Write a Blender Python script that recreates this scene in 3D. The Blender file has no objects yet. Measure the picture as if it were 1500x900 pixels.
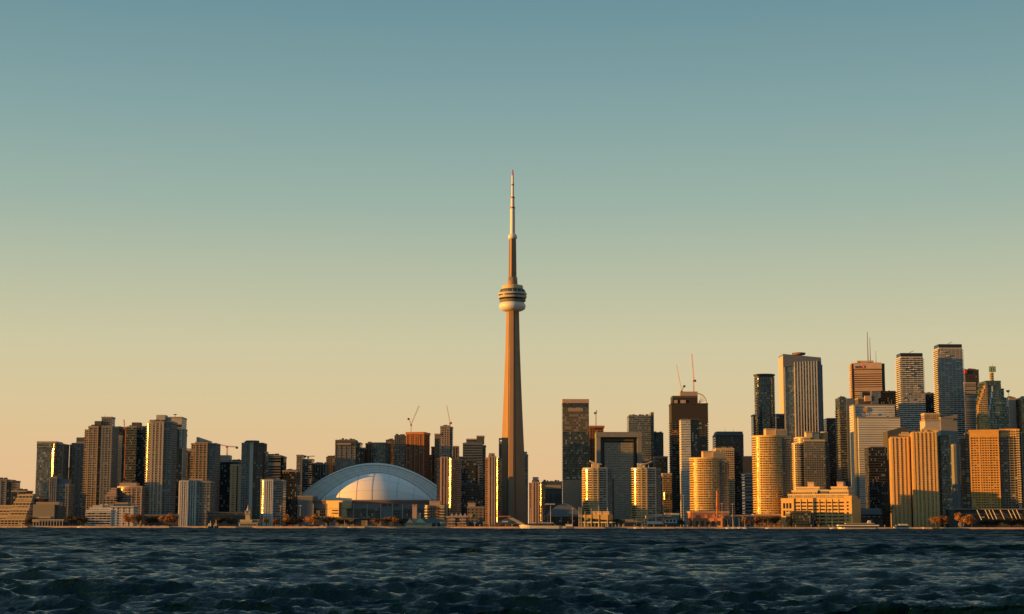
import bpy, math, random
import numpy as np
random.seed(7)
C = bpy.context.scene.collection
R = math.radians
# ------------------------------------------------------------------ camera
CAMH, F = 3.5, 2400.0
PITCH, ROLL = math.atan(320.3/F), R(0.09)
cp, sp = math.cos(PITCH), math.sin(PITCH)
cr, sr = math.cos(ROLL), math.sin(ROLL)
def ray(px, py):
    u, v = (px-750)/F, (450-py)/F
    u, v = u*cr - v*sr, u*sr + v*cr
    return (u, cp - sp*v, sp + cp*v)
def at(px, py, Y):
    r = ray(px, py); k = Y/r[1]
    return (r[0]*k, Y, CAMH + r[2]*k)
def zat(py, Y, px=750): return at(px, py, Y)[2]
def mpp(Y): return Y/F/0.99          # metres per photo pixel
GZ = 1.8                              # street level above the lake
# sun: direction towards the sun
SUN_AZ, SUN_EL = 79.0, 3.7            # degrees left of "behind the camera", elevation
SD = (-math.sin(R(SUN_AZ))*math.cos(R(SUN_EL)), -math.cos(R(SUN_AZ))*math.cos(R(SUN_EL)), math.sin(R(SUN_EL)))
# ------------------------------------------------------------------ materials
def newmat(name):
    m = bpy.data.materials.new(name); m.use_nodes = True
    nt = m.node_tree; nt.nodes.clear()
    out = nt.nodes.new('ShaderNodeOutputMaterial')
    return m, nt, out
def N(nt, typ, **kw):
    n = nt.nodes.new(typ)
    for k, v in kw.items(): setattr(n, k, v)
    return n
def mth(nt, op, a, b=None, c=None):
    n = nt.nodes.new('ShaderNodeMath'); n.operation = op
    for i, x in enumerate((a, b, c)):
        if x is None: continue
        if isinstance(x, (int, float)): n.inputs[i].default_value = x
        else: nt.links.new(x, n.inputs[i])
    return n.outputs[0]
def vm(nt, op, a, b=None, s=None):
    n = nt.nodes.new('ShaderNodeVectorMath'); n.operation = op
    for i, x in enumerate((a, b)):
        if x is None: continue
        if isinstance(x, tuple): n.inputs[i].default_value = x
        else: nt.links.new(x, n.inputs[i])
    if s is not None:
        if isinstance(s, (int, float)): n.inputs['Scale'].default_value = s
        else: nt.links.new(s, n.inputs['Scale'])
    return n
def mixc(nt, fac, a, b, blend='MIX'):
    n = nt.nodes.new('ShaderNodeMix'); n.data_type = 'RGBA'; n.blend_type = blend
    for k, x in (('Factor', fac), ('A', a), ('B', b)):
        s = n.inputs[0] if k == 'Factor' else (n.inputs[6] if k == 'A' else n.inputs[7])
        if isinstance(x, (int, float)): s.default_value = x
        elif isinstance(x, tuple): s.default_value = (*x[:3], 1)
        else: nt.links.new(x, s)
    return n.outputs[2]
def pbsdf(nt, col, rough, metal=0.0, spec=0.5, normal=None):
    p = nt.nodes.new('ShaderNodeBsdfPrincipled')
    if isinstance(col, tuple): p.inputs['Base Color'].default_value = (*col[:3], 1)
    else: nt.links.new(col, p.inputs['Base Color'])
    for k, x in (('Roughness', rough), ('Metallic', metal), ('Specular IOR Level', spec)):
        if isinstance(x, (int, float)): p.inputs[k].default_value = x
        else: nt.links.new(x, p.inputs[k])
    if normal is not None: nt.links.new(normal, p.inputs['Normal'])
    return p.outputs[0]
MATS = {}
GT = .5
def plain(name, col, rough=.7, metal=0.0, var=.18, scale=.25):
    """a painted / concrete / metal surface with blotchy wear"""
    if name in MATS: return MATS[name]
    m, nt, out = newmat(name)
    g = N(nt, 'ShaderNodeNewGeometry')
    no = N(nt, 'ShaderNodeTexNoise'); no.inputs['Scale'].default_value = scale; no.inputs['Detail'].default_value = 4
    nt.links.new(g.outputs['Position'], no.inputs['Vector'])
    f = mth(nt, 'MULTIPLY_ADD', no.outputs['Fac'], 2*var, 1-var)
    c = vm(nt, 'SCALE', tuple(col), None, f).outputs[0]
    nt.links.new(pbsdf(nt, c, rough, metal), out.inputs[0])
    MATS[name] = m; return m
def facade(name, wall, glass, h=3.2, w=3.0, fh=.62, fw=.75, rough=.13, metal=.55, wrough=.7, blinds=.10, tilt=.012):
    """window grid: bays of width w and storeys of height h, each pane with its own tone and tilt"""
    if name in MATS: return MATS[name]
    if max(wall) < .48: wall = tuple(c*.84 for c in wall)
    m, nt, out = newmat(name)
    g = N(nt, 'ShaderNodeNewGeometry'); P, Nn = g.outputs['Position'], g.outputs['True Normal']
    tan = vm(nt, 'CROSS_PRODUCT', (0, 0, 1), Nn).outputs[0]
    t = mth(nt, 'DIVIDE', vm(nt, 'DOT_PRODUCT', P, tan).outputs['Value'], w)
    sx = N(nt, 'ShaderNodeSeparateXYZ'); nt.links.new(P, sx.inputs[0])
    z = mth(nt, 'DIVIDE', sx.outputs[2], h)
    sn = N(nt, 'ShaderNodeSeparateXYZ'); nt.links.new(Nn, sn.inputs[0])
    side = mth(nt, 'LESS_THAN', mth(nt, 'ABSOLUTE', sn.outputs[2]), .5)
    mz = mth(nt, 'GREATER_THAN', mth(nt, 'FRACT', z), 1-fh)
    mt = mth(nt, 'LESS_THAN', mth(nt, 'FRACT', t), fw)
    mask = mth(nt, 'MULTIPLY', mth(nt, 'MULTIPLY', mz, mt), side)
    cb = N(nt, 'ShaderNodeCombineXYZ')
    nt.links.new(mth(nt, 'FLOOR', t), cb.inputs[0]); nt.links.new(mth(nt, 'FLOOR', z), cb.inputs[1])
    nt.links.new(mth(nt, 'FLOOR', mth(nt, 'MULTIPLY', sn.outputs[0], 7)), cb.inputs[2])
    wn = N(nt, 'ShaderNodeTexWhiteNoise'); wn.noise_dimensions = '3D'; nt.links.new(cb.outputs[0], wn.inputs['Vector'])
    rv = wn.outputs['Value']
    no = N(nt, 'ShaderNodeTexNoise'); no.inputs['Scale'].default_value = .035; no.inputs['Detail'].default_value = 3
    nt.links.new(P, no.inputs['Vector'])
    gcol = vm(nt, 'SCALE', tuple(glass), None, mth(nt, 'MULTIPLY_ADD', rv, 1.0*GT, .35*GT)).outputs[0]
    bl = mth(nt, 'GREATER_THAN', rv, 1-blinds)
    gcol = mixc(nt, mth(nt, 'MULTIPLY', bl, .6), gcol, (.42, .38, .31))
    off = vm(nt, 'SCALE', vm(nt, 'SUBTRACT', wn.outputs['Color'], (.5, .5, .5)).outputs[0], None, tilt).outputs[0]
    nrm = vm(nt, 'NORMALIZE', vm(nt, 'ADD', Nn, off).outputs[0]).outputs[0]
    gm = mth(nt, 'SUBTRACT', metal, mth(nt, 'MULTIPLY', bl, metal*.8))
    gb = pbsdf(nt, gcol, rough, gm, .6, nrm)
    wc = vm(nt, 'SCALE', tuple(wall), None, mth(nt, 'MULTIPLY_ADD', no.outputs['Fac'], .45, .78)).outputs[0]
    wb = pbsdf(nt, wc, wrough)
    ms = N(nt, 'ShaderNodeMixShader'); nt.links.new(mask, ms.inputs[0]); nt.links.new(wb, ms.inputs[1]); nt.links.new(gb, ms.inputs[2])
    nt.links.new(ms.outputs[0], out.inputs[0])
    m['h'] = h; m['fh'] = fh
    MATS[name] = m; return m
# ------------------------------------------------------------------ mesh building
class MB:
    def __init__(s): s.v = []; s.f = []; s.sm = False
    def add(s, vs, fs):
        o = len(s.v); s.v += vs; s.f += [tuple(i+o for i in f) for f in fs]
    def prism(s, poly, z0, z1, top=None):
        n = len(poly); t = top or poly
        zz0 = z0 if isinstance(z0, (list, tuple)) else [z0]*n
        zz1 = z1 if isinstance(z1, (list, tuple)) else [z1]*n
        vs = [(x, y, zz0[i]) for i, (x, y) in enumerate(poly)] + [(x, y, zz1[i]) for i, (x, y) in enumerate(t)]
        fs = [(i, (i+1) % n, (i+1) % n+n, i+n) for i in range(n)]
        fs.append(tuple(reversed(range(n)))); fs.append(tuple(range(n, 2*n)))
        s.add(vs, fs); return s
    def box(s, x0, x1, y0, y1, z0, z1):
        return s.prism([(x0, y0), (x1, y0), (x1, y1), (x0, y1)], z0, z1)
    def tube(s, p, q, r0, r1=None, n=6):
        r1 = r0 if r1 is None else r1
        d = np.array(q, float)-np.array(p, float); L = np.linalg.norm(d); d /= L
        a = np.cross(d, (0, 0, 1) if abs(d[2]) < .9 else (1, 0, 0)); a /= np.linalg.norm(a); b = np.cross(d, a)
        vs = []
        for c, r in ((p, r0), (q, r1)):
            for i in range(n):
                t = 2*math.pi*i/n; vs.append(tuple(np.array(c)+r*(math.cos(t)*a+math.sin(t)*b)))
        fs = [(i, (i+1) % n, (i+1) % n+n, i+n) for i in range(n)] + [tuple(reversed(range(n))), tuple(range(n, 2*n))]
        s.add(vs, [tuple(reversed(f)) for f in fs]); return s
    def lathe(s, cx, cy, prof, n=32):
        vs = []; fs = []
        for r, z in prof:
            for i in range(n):
                t = 2*math.pi*i/n; vs.append((cx+r*math.cos(t), cy+r*math.sin(t), z))
        for k in range(len(prof)-1):
            for i in range(n):
                j = (i+1) % n; fs.append((k*n+i, k*n+j, (k+1)*n+j, (k+1)*n+i))
        fs.append(tuple(reversed(range(n)))); m = (len(prof)-1)*n; fs.append(tuple(range(m, m+n)))
        s.add(vs, fs); return s
    def truss(s, p, q, w, r=.22, step=None, n=4):
        p = np.array(p, float); q = np.array(q, float); d = q-p; L = np.linalg.norm(d); d /= L
        a = np.cross(d, (0, 1, 0)); a /= np.linalg.norm(a); b = np.cross(d, a)
        step = step or w*1.4; k = max(2, int(L/step))
        offs = [(-a-b)*w/2, (a-b)*w/2, (a+b)*w/2, (b-a)*w/2]
        for o in offs: s.tube(p+o, q+o, r, n=n)
        for i in range(k):
            c0 = p+d*L*i/k; c1 = p+d*L*(i+1)/k
            for j in range(4):
                s.tube(c0+offs[j], c1+offs[(j+1) % 4], r*.7, n=3)
        return s
    def build(s, name, mat, parent=None, smooth=False, origin=None):
        if parent is not None: ox, oy, oz = parent['_o'] if '_o' in parent else parent.location
        elif origin: ox, oy, oz = origin
        else: ox = oy = oz = 0
        me = bpy.data.meshes.new(name)
        me.from_pydata([(x-ox, y-oy, z-oz) for x, y, z in s.v], [], s.f)
        me.materials.append(mat)
        if smooth: me.polygons.foreach_set('use_smooth', [True]*len(me.polygons))
        me.update()
        o = bpy.data.objects.new(name, me); C.objects.link(o)
        if parent is not None:
            o.parent = parent; o['_o'] = (ox, oy, oz)
        else: o.location = (ox, oy, oz)
        return o
def thing(name, label, cat, loc, group=None):
    o = bpy.data.objects.new(name, None); C.objects.link(o); o.location = loc
    o.empty_display_size = 3
    o['label'] = label; o['category'] = cat; o['_o'] = tuple(loc)
    if group: o['group'] = group
    return o
def tag(o, label, cat, group=None):
    o['label'] = label; o['category'] = cat
    if group: o['group'] = group
    return o
def scaled(poly, o):
    xs = [p[0] for p in poly]; ys = [p[1] for p in poly]
    cx, cy = (min(xs)+max(xs))/2, (min(ys)+max(ys))/2; hx, hy = (max(xs)-min(xs))/2, (max(ys)-min(ys))/2
    return [(cx+(x-cx)*(hx+o)/hx, cy+(y-cy)*(hy+o)/hy) for x, y in poly]
def rect(x0, x1, y0, y1, ch=0):
    if ch: return [(x0+ch*.5, y0), (x1, y0), (x1, y1), (x0, y1), (x0, y0+ch*.87)]   # left front corner cut back
    return [(x0, y0), (x1, y0), (x1, y1), (x0, y1)]
def rotp(poly, deg):
    cx = sum(p[0] for p in poly)/len(poly); cy = sum(p[1] for p in poly)/len(poly); c, s = math.cos(R(deg)), math.sin(R(deg))
    return [(cx+(x-cx)*c-(y-cy)*s, cy+(x-cx)*s+(y-cy)*c) for x, y in poly]
def roundp(x0, x1, y0, D, n=44, flat=0):
    cx, rx = (x0+x1)/2, (x1-x0)/2; cy, ry = y0+D/2, D/2
    return [(cx+rx*math.cos(2*math.pi*i/n), cy+ry*math.sin(2*math.pi*i/n)) for i in range(n)]
def leftround(x0, x1, y0, D, n=12):
    """front-left half is a quarter round, the rest is square"""
    r = min(D*.98, (x1-x0)*.62); pts = []
    for i in range(n+1):
        t = math.pi + (math.pi/2)*i/n
        pts.append((x0+r+r*math.cos(t), y0+r+r*math.sin(t)))
    return pts + [(x1, y0), (x1, y0+D), (x0, y0+D)]
def walls(poly):
    n = len(poly)
    for i in range(n):
        (ax, ay), (bx, by) = poly[i], poly[(i+1) % n]
        L = math.hypot(bx-ax, by-ay)
        if L < .01: continue
        yield ax, ay, (bx-ax)/L, (by-ay)/L, L
def vol(b, px, top, Y, D, mat, bot=None, shape='box', slab=None, pier=None, cap=.5, name='facade', capmat=None,
        slabmat=None, piermat=None, rot=0, ch=6, slabz=None, poly=None, zt=None, tops=None):
    zr = zat(top, Y, sum(px)/2) if zt is None else zt
    z0 = GZ-.3 if bot is None else zat(bot, Y, sum(px)/2)
    x0 = at(px[0], top, Y)[0]; x1 = at(px[1], top, Y)[0]
    if poly is None:
        poly = {'box': lambda: rect(x0, x1, Y, Y+D), 'cham': lambda: rect(x0, x1, Y, Y+D, ch),
                'round': lambda: roundp(x0, x1, Y, D), 'lround': lambda: leftround(x0, x1, Y, D)}[shape]()
    if rot: poly = rotp(poly, rot)
    z1 = zr if tops is None else tops
    body = MB().prism(poly, z0, z1).build(name, mat, b)
    zr_ = zr
    if slab:
        o, t = slab[:2]; h = slab[2] if len(slab) > 2 else (mat.get('h', 3.2))
        m = MB(); sp_ = scaled(poly, o); k = math.ceil((z0+1)/h); lim = slabz or (-1e9, 1e9)
        while k*h < zr-1:
            z = k*h; k += 1
            if lim[0] <= z <= lim[1]: m.prism(sp_, z, z+t)
        if m.v: m.build('floor_slabs', slabmat or MATS['concrete_tan'], body)
    if pier:
        s_, w_, o_ = pier; o_ = min(o_, slab[0]-.12) if slab and o_ > .3 and slab[0] > .35 else o_; m = MB()
        for ax, ay, dx, dy, L in walls(poly):
            k = max(1, round(L/s_)) if L > s_*.6 else 0
            if not k: continue
            nx, ny = dy, -dx
            for i in range(k+1):
                c = min(max(L*i/k, w_/2), L-w_/2)
                q = [(ax+dx*(c-w_/2)-nx*.3, ay+dy*(c-w_/2)-ny*.3), (ax+dx*(c-w_/2)+nx*o_, ay+dy*(c-w_/2)+ny*o_),
                     (ax+dx*(c+w_/2)+nx*o_, ay+dy*(c+w_/2)+ny*o_), (ax+dx*(c+w_/2)-nx*.3, ay+dy*(c+w_/2)-ny*.3)]
                m.prism(q, z0+.05, zr-.15+.02*(i % 2))
        if m.v: m.build('piers', piermat or MATS['concrete_tan'], body)
    if cap and tops is None:
        MB().prism(scaled(poly, cap), zr-1.3, zr+.7).build('parapet', capmat or slabmat or piermat or MATS['concrete_tan'], body)
    if cap and name == 'facade' and bot is None and px[1]-px[0] > 9 and poly is not None and zr > 40 and D >= 20 and shape == 'box':
        roofkit(b, px[0]+1.5, px[1]-1.5, top-.5, Y, 5, int(px[0]*7))
    return poly, zr
def glint_panel(b, px, wpx, top, Y, zlo=8, mat=None, name='glint_strip', dz=0):  # added panel, turned halfway to the sun to throw a glint
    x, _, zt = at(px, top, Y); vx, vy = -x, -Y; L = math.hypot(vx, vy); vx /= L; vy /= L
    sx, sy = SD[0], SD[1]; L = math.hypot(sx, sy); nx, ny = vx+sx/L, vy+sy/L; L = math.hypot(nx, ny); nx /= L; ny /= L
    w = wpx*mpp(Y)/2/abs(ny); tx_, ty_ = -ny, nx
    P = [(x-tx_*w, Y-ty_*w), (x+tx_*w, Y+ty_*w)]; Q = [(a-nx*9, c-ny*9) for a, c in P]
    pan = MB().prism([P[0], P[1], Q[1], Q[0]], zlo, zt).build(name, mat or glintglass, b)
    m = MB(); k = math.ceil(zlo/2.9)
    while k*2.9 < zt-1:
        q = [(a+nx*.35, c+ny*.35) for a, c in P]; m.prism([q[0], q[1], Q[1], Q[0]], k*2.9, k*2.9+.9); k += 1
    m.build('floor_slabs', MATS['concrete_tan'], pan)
def B(label, px, Y, cat='building', name='tower_block', group=None):
    x, _, _ = at(px, 770, Y)
    return thing(name, label, cat, (x, Y, GZ-.3), group)
# ------------------------------------------------------------------ palette
plain('concrete_tan', (.36, .28, .20)); plain('concrete_light', (.50, .44, .36)); plain('concrete_grey', (.22, .215, .20))
plain('concrete_dark', (.085, .078, .07)); plain('white_panel', (.62, .58, .52), .5); plain('concrete_pink', (.45, .32, .24))
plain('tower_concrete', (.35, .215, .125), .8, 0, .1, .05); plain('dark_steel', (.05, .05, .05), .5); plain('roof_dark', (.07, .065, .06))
plain('crane_red', (.5, .13, .07), .5); plain('crane_pale', (.55, .45, .36), .5); plain('rust_orange', (.45, .17, .07))
plain('mast_white', (.75, .70, .62), .5); plain('red_paint', (.5, .05, .04), .5); plain('dome_grey', (.72, .64, .56), .85, 0, .05, .02)
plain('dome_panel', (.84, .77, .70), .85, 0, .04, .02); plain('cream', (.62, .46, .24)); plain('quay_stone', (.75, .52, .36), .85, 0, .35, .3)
plain('land', (.10, .095, .08), .95); plain('green_roof', (.10, .20, .19), .6); plain('teal_panel', (.06, .10, .11), .4)
plain('blue_panel', (.13, .155, .19), .45); plain('bark', (.06, .045, .035), .9); plain('boat_white', (.85, .78, .66), .4)
plain('boat_dark', (.03, .03, .035), .4); plain('brick_red', (.36, .13, .07), .85); plain('gold_panel', (.60, .37, .12), .35, .4)
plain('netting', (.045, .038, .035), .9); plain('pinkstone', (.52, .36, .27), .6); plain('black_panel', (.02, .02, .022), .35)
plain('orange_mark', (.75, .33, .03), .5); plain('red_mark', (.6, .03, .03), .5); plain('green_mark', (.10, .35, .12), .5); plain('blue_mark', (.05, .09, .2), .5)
plain('beige_wall', (.27, .235, .16), .85, 0, .1); plain('bronze_pane', (.10, .06, .03), .25, .5)
CT, CL, CG, CD, WP = (MATS[k] for k in ('concrete_tan', 'concrete_light', 'concrete_grey', 'concrete_dark', 'white_panel'))
plain('sunlit_cream', (.64, .41, .16), .6); plain('hotel_sunlit', (.62, .34, .08), .5)  # warm sunlight put into the colour of lit faces
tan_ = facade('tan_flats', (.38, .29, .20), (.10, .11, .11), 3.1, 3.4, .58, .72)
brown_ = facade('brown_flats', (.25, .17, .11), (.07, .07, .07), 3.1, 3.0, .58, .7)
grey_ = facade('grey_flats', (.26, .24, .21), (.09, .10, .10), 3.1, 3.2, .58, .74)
dark_ = facade('dark_glass', (.05, .05, .05), (.07, .08, .085), 3.4, 2.4, .8, .9, .12, .6)
black_ = facade('black_glass', (.025, .025, .027), (.035, .04, .045), 3.6, 1.8, .7, .8, .15, .5)
teal_ = facade('teal_glass', (.09, .11, .11), (.15, .19, .20), 3.5, 2.2, .75, .88, .10, .7)
gteal = facade('green_grey_glass', (.17, .19, .17), (.20, .25, .24), 3.5, 1.6, .7, .9, .15, .6)
sun_glass = facade('sunlit_glass', (.40, .27, .12), (.33, .26, .16), 3.2, 2.6, .66, .84, .17, .85, .4, tilt=.02)  # the sun's golden reflection is put into wall and pane colour
sun_condo = facade('sunlit_condo', (.54, .34, .13), (.34, .28, .17), 3.0, 2.8, .60, .80, .14, .8, .35, .06, .025)  # golden sunlight painted into walls and panes of the lit sides
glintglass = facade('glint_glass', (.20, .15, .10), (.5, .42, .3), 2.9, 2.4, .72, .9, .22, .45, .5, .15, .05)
curt_ = facade('curtain_wall', (.18, .18, .18), (.36, .39, .40), 3.6, 1.9, .78, .9, .11, .8, tilt=.02)
brass = facade('brown_condo', (.36, .20, .10), (.09, .07, .06), 2.9, 2.6, .5, .5)
white_ = facade('white_flats', (.55, .50, .44), (.09, .09, .10), 3.0, 3.3, .5, .6)
pale_ = facade('pale_office', (.58, .56, .50), (.34, .34, .31), 3.6, 3.0, .35, .9, .3, .4, .7, .3)
ribb_ = facade('ribbon_office', (.16, .16, .15), (.07, .09, .10), 3.8, 60, .6, .999, .12, .6)
ledge = facade('balcony_flats', (.34, .30, .25), (.06, .065, .07), 3.0, 4.6, .66, .82)
red_ = facade('open_concrete', (.40, .18, .09), (.03, .025, .02), 3.2, 4.2, .68, .78, .8, 0)
mirror = facade('mirror_glass', (.07, .075, .08), (.14, .17, .18), 3.9, 1.6, .74, .92, .08, .8, tilt=.02)
def pent(b, px, top, bot, Y, D=14, mat=None, name='penthouse', shape='box', cap=0):
    vol(b, px, top, Y, D, mat or CG, bot=bot, cap=cap, name=name, shape=shape)
def mast(b, px, top, bot, Y, r=.35, mat='dark_steel', name='antenna'):
    x, _, z1 = at(px, top, Y); z0 = zat(bot, Y, px)
    MB().tube((x, Y, z0-2), (x, Y, z1), r, r*.5).build(name, MATS[mat], b)
def tower_crane(label, px_base, py_base, tip, Y, counter=None, py_joint=None, mat='crane_pale', w=1.7, group=None, joint_px=None):
    """luffing or hammerhead crane: lattice mast, jib, counter jib with ballast, cab"""
    x0, _, z0 = at(px_base, py_base, Y); jx, _, jz = at(joint_px or px_base, py_joint or py_base, Y)
    t = thing('tower_crane', label, 'crane', (x0, Y, z0), group)
    m = MATS[mat]
    if jz-z0 > 2: MB().truss((x0, Y, z0-1), (x0, Y, jz+.5), w, .2).build('mast', m, t)
    tx, _, tz = at(tip[0], tip[1], Y)
    MB().truss((jx, Y-.3, jz), (tx, Y-.3, tz), w*.75, .19).build('jib', m, t)
    if counter:
        cx, _, cz = at(counter[0], counter[1], Y)
        MB().truss((jx, Y+.4, jz), (cx, Y+.4, cz), w*.7, .19).build('counter_jib', m, t)
        MB().box(cx-1.6, cx+1.6, Y-1, Y+1.6, cz-2.6, cz+.4).build('counterweight', MATS['dark_steel'], t)
    MB().box(jx-1.3, jx+1.5, Y-2.2, Y-.6, jz-2.4, jz+.2).build('cab', MATS['crane_red'], t)
    return t
def roofkit(b, px0, px1, top, Y, n=4, seed=1):
    """plant boxes and vents scattered on a roof"""
    rr = random.Random(seed); m = MB()
    for i in range(n):
        c = at(px0+(px1-px0)*(i+.5+rr.uniform(-.3, .3))/n, top, Y)
        w = rr.uniform(1, 2.6); h = rr.uniform(.9, 3.0); d = rr.uniform(4, 12)
        m.box(c[0]-w, c[0]+w, Y+d, Y+d+3, c[2]-.5, c[2]+h)
    m.build('roof_plant', MATS['concrete_dark'], b)
# ================================================================== LEFT THIRD
b = B('dark gridded block cut by the left edge of the picture', 8, 2250)
vol(b, (-6, 10), 703, 2250, 40, grey_, pier=(6, .8, .5), piermat=CG); vol(b, (10.4, 17), 704.5, 2251, 40, dark_, name='dark_wing')
b = B('low dark flat-roofed block showing behind the orange terraced flats', 28, 2200)
vol(b, (17, 38.5), 719.5, 2200, 30, dark_); pent(b, (20, 33), 717.5, 720, 2206)
# terraced flats
b = B('orange lit stepped apartment block with slanting terraces at far left', 20, 2010, name='terraced_flats')
for i in range(8):
    t = 725.5+i*5; Yk = 2050-i*4
    vol(b, (19-i*1.9, 42+(0 if i < 5 else -1)-i*.9), t, Yk, 34, ledge, slab=(1.0, 1.1, 3.0) if i else None, slabmat=CT, capmat=CT, name='terrace_storey')
for i in range(5):
    vol(b, (-12, 13-i*.3), 741+i*5, 2052-i*5, 30, ledge, slab=(1.0, 1.1, 3.0), slabmat=CT, capmat=CT, name='terrace_storey')
pent(b, (20, 27), 724, 727, 2058, 8, CT); pent(b, (29, 41), 723.6, 727, 2056, 12, CT)
vol(b, (42.5, 51), 729, 2052, 30, dark_, name='dark_side_wing')
b = B('windowless beige box building above a white colonnade by the water', 64, 1990, name='theatre')
vol(b, (48.5, 80), 739, 1990, 34, MATS['beige_wall'], cap=0, bot=760); vol(b, (80.3, 86), 742, 1994, 30, CD, cap=0)
vol(b, (53, 86), 736.4, 1992, 20, MATS['concrete_pink'], bot=740.2, cap=.3, name='cornice')
vol(b, (57, 74), 757, 1987, 4, MATS['concrete_pink'], bot=759.5, cap=0, name='canopy')
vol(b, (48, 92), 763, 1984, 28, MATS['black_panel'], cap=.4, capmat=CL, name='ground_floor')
x0, _, _ = at(48.5, 765, 1982)
for i in range(11): MB().box(x0+i*3.5, x0+i*3.5+.7, 1981.5, 1982.4, GZ-.2, 9.0).build('column', CL, b)
MB().box(x0-1, x0+37, 1981.2, 1983.9, 9.0, 10.1).build('lintel', CL, b)
b = B('reflective glass tower with a bright vertical sun streak and pale crown', 68, 2300, name='glass_tower')
vol(b, (54.4, 76), 649, 2300, 34, curt_, cap=0, poly=None); 
vol(b, (76.2, 82.2), 649, 2301, 30, curt_, cap=0, name='corner_bay'); glint_panel(b, 78.2, 2.6, 649.5, 2299)
vol(b, (54.2, 82.2), 647.3, 2298.5, 35, gteal, bot=657, cap=.3, name='crown', slab=(.3, .4, 3.5), slabmat=CL)
vol(b, (82.6, 93.3), 651, 2304, 28, brown_, name='east_wing', pier=(5, .7, .5), piermat=CG)
b = B('small pale concrete slab between the streaked glass tower and brown flats', 98, 2450)
vol(b, (92, 103), 688, 2450, 20, CL); roofkit(b, 93, 102, 687, 2450, 3, 3); mast(b, 95, 684, 688, 2455)
b = B('pale gridded concrete mid-rise with grey roof box in front of streaked tower', 87, 2150)
vol(b, (73, 83.2), 699.5, 2150, 26, grey_, pier=(3.3, .9, .6), piermat=CG); vol(b, (83.5, 101), 710, 2152, 24, grey_, pier=(4, .9, .6), slab=(.5, .6), slabmat=CG, piermat=CG, name='lower_wing')
pent(b, (84, 100.5), 702, 711, 2156, 14, MATS['blue_panel'])
b = B('brownish ribbed apartment tower left of the tallest left-hand tower', 113, 2330, name='apartment_tower')
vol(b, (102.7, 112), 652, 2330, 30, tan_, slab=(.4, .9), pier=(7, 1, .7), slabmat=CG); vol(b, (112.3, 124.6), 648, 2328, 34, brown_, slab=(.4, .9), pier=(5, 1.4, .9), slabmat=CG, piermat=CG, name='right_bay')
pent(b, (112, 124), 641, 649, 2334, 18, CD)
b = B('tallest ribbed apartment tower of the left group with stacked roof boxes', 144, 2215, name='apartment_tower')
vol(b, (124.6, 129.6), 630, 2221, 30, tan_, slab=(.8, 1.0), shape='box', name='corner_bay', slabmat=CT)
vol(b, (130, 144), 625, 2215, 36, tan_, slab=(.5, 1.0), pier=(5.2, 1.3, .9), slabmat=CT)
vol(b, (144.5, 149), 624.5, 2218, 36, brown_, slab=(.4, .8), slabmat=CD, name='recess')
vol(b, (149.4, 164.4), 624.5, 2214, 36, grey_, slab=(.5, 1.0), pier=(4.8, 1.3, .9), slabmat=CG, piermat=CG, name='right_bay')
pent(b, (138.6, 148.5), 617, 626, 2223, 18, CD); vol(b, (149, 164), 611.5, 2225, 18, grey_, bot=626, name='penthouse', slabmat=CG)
mast(b, 153, 608.5, 612, 2231)
b = B('pale narrow gridded tower just right of the tallest left-hand tower', 168, 2330, name='apartment_tower')
vol(b, (164.6, 173), 638, 2330, 26, white_, slab=(.4, 1.0), pier=(7, .8, .5), slabmat=CL)
b = B('very dark brown tower behind the pale narrow gridded one', 175, 2450, name='office_tower')
vol(b, (167, 184), 627, 2450, 40, black_, pier=(4, .5, .5), piermat=MATS['netting']); pent(b, (170, 178), 625, 628, 2460, 14, CD)
tower_crane('thin red crane rising between the dark brown and grey-green towers', 182.7, 700, (181.5, 615), 2440, None, 627, 'crane_red', 1.5)
b = B('grey-green tower with blank front and dark glass side', 200, 2324, name='apartment_tower')
vol(b, (185.5, 200.6), 625.5, 2324, 40, MATS['concrete_grey'], cap=.4); vol(b, (201, 215.5), 625, 2315, 38, dark_, slab=(.3, .5), slabmat=CD, name='glass_wing')
pent(b, (193, 205), 619, 626, 2324, 14, CD); vol(b, (185.5, 200.6), 626.4, 2311.2, 2, gteal, cap=0, name='window_wall')
# rounded pink mid-rise
b = B('pinkish mid-rise with white pilasters and stepped terraces behind white flats', 184, 2140, name='apartment_block')
vol(b, (167, 208), 713, 2140, 34, brown_, slab=(.5, .7), pier=(7, 1.6, 1.2), slabmat=MATS['concrete_pink'], piermat=MATS['concrete_pink'], shape='lround')
for i in range(4): vol(b, (155.5+i*2.5, 170), 725.5-i*3.3, 2136+i*3, 22, ledge, slab=(.8, 1.0, 3.0), slabmat=MATS['concrete_pink'], capmat=MATS['concrete_pink'], name='terrace')
pent(b, (175, 200), 707.5, 714, 2148, 18, MATS['concrete_pink']); roofkit(b, 176, 200, 707, 2148, 5, 5)
b = B('low white apartment block with long balconies and stepped roof at the water', 160, 1990, name='apartment_block')
vol(b, (127, 162), 748, 1990, 28, ledge, slab=(1.2, 1.1, 3.0), slabmat=WP, capmat=WP)
vol(b, (132, 162), 744.5, 1993, 24, ledge, slab=(1.0, 1.0, 3.0), slabmat=WP, capmat=WP, name='upper_storey')
vol(b, (136, 150), 741, 1996, 16, white_, capmat=CL, name='upper_storey'); pent(b, (146, 150), 739, 742, 1999, 6, CL); pent(b, (153, 158), 738.5, 745, 1998, 8, CL)
vol(b, (162.4, 195.5), 742.5, 1991, 26, white_, slab=(.5, .8, 3.0), pier=(7.5, 2.4, .8), slabmat=WP, piermat=WP, capmat=WP, name='right_wing')
vol(b, (169, 187), 737, 1996, 18, MATS['teal_panel'], bot=743, name='penthouse', cap=.4)
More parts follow.
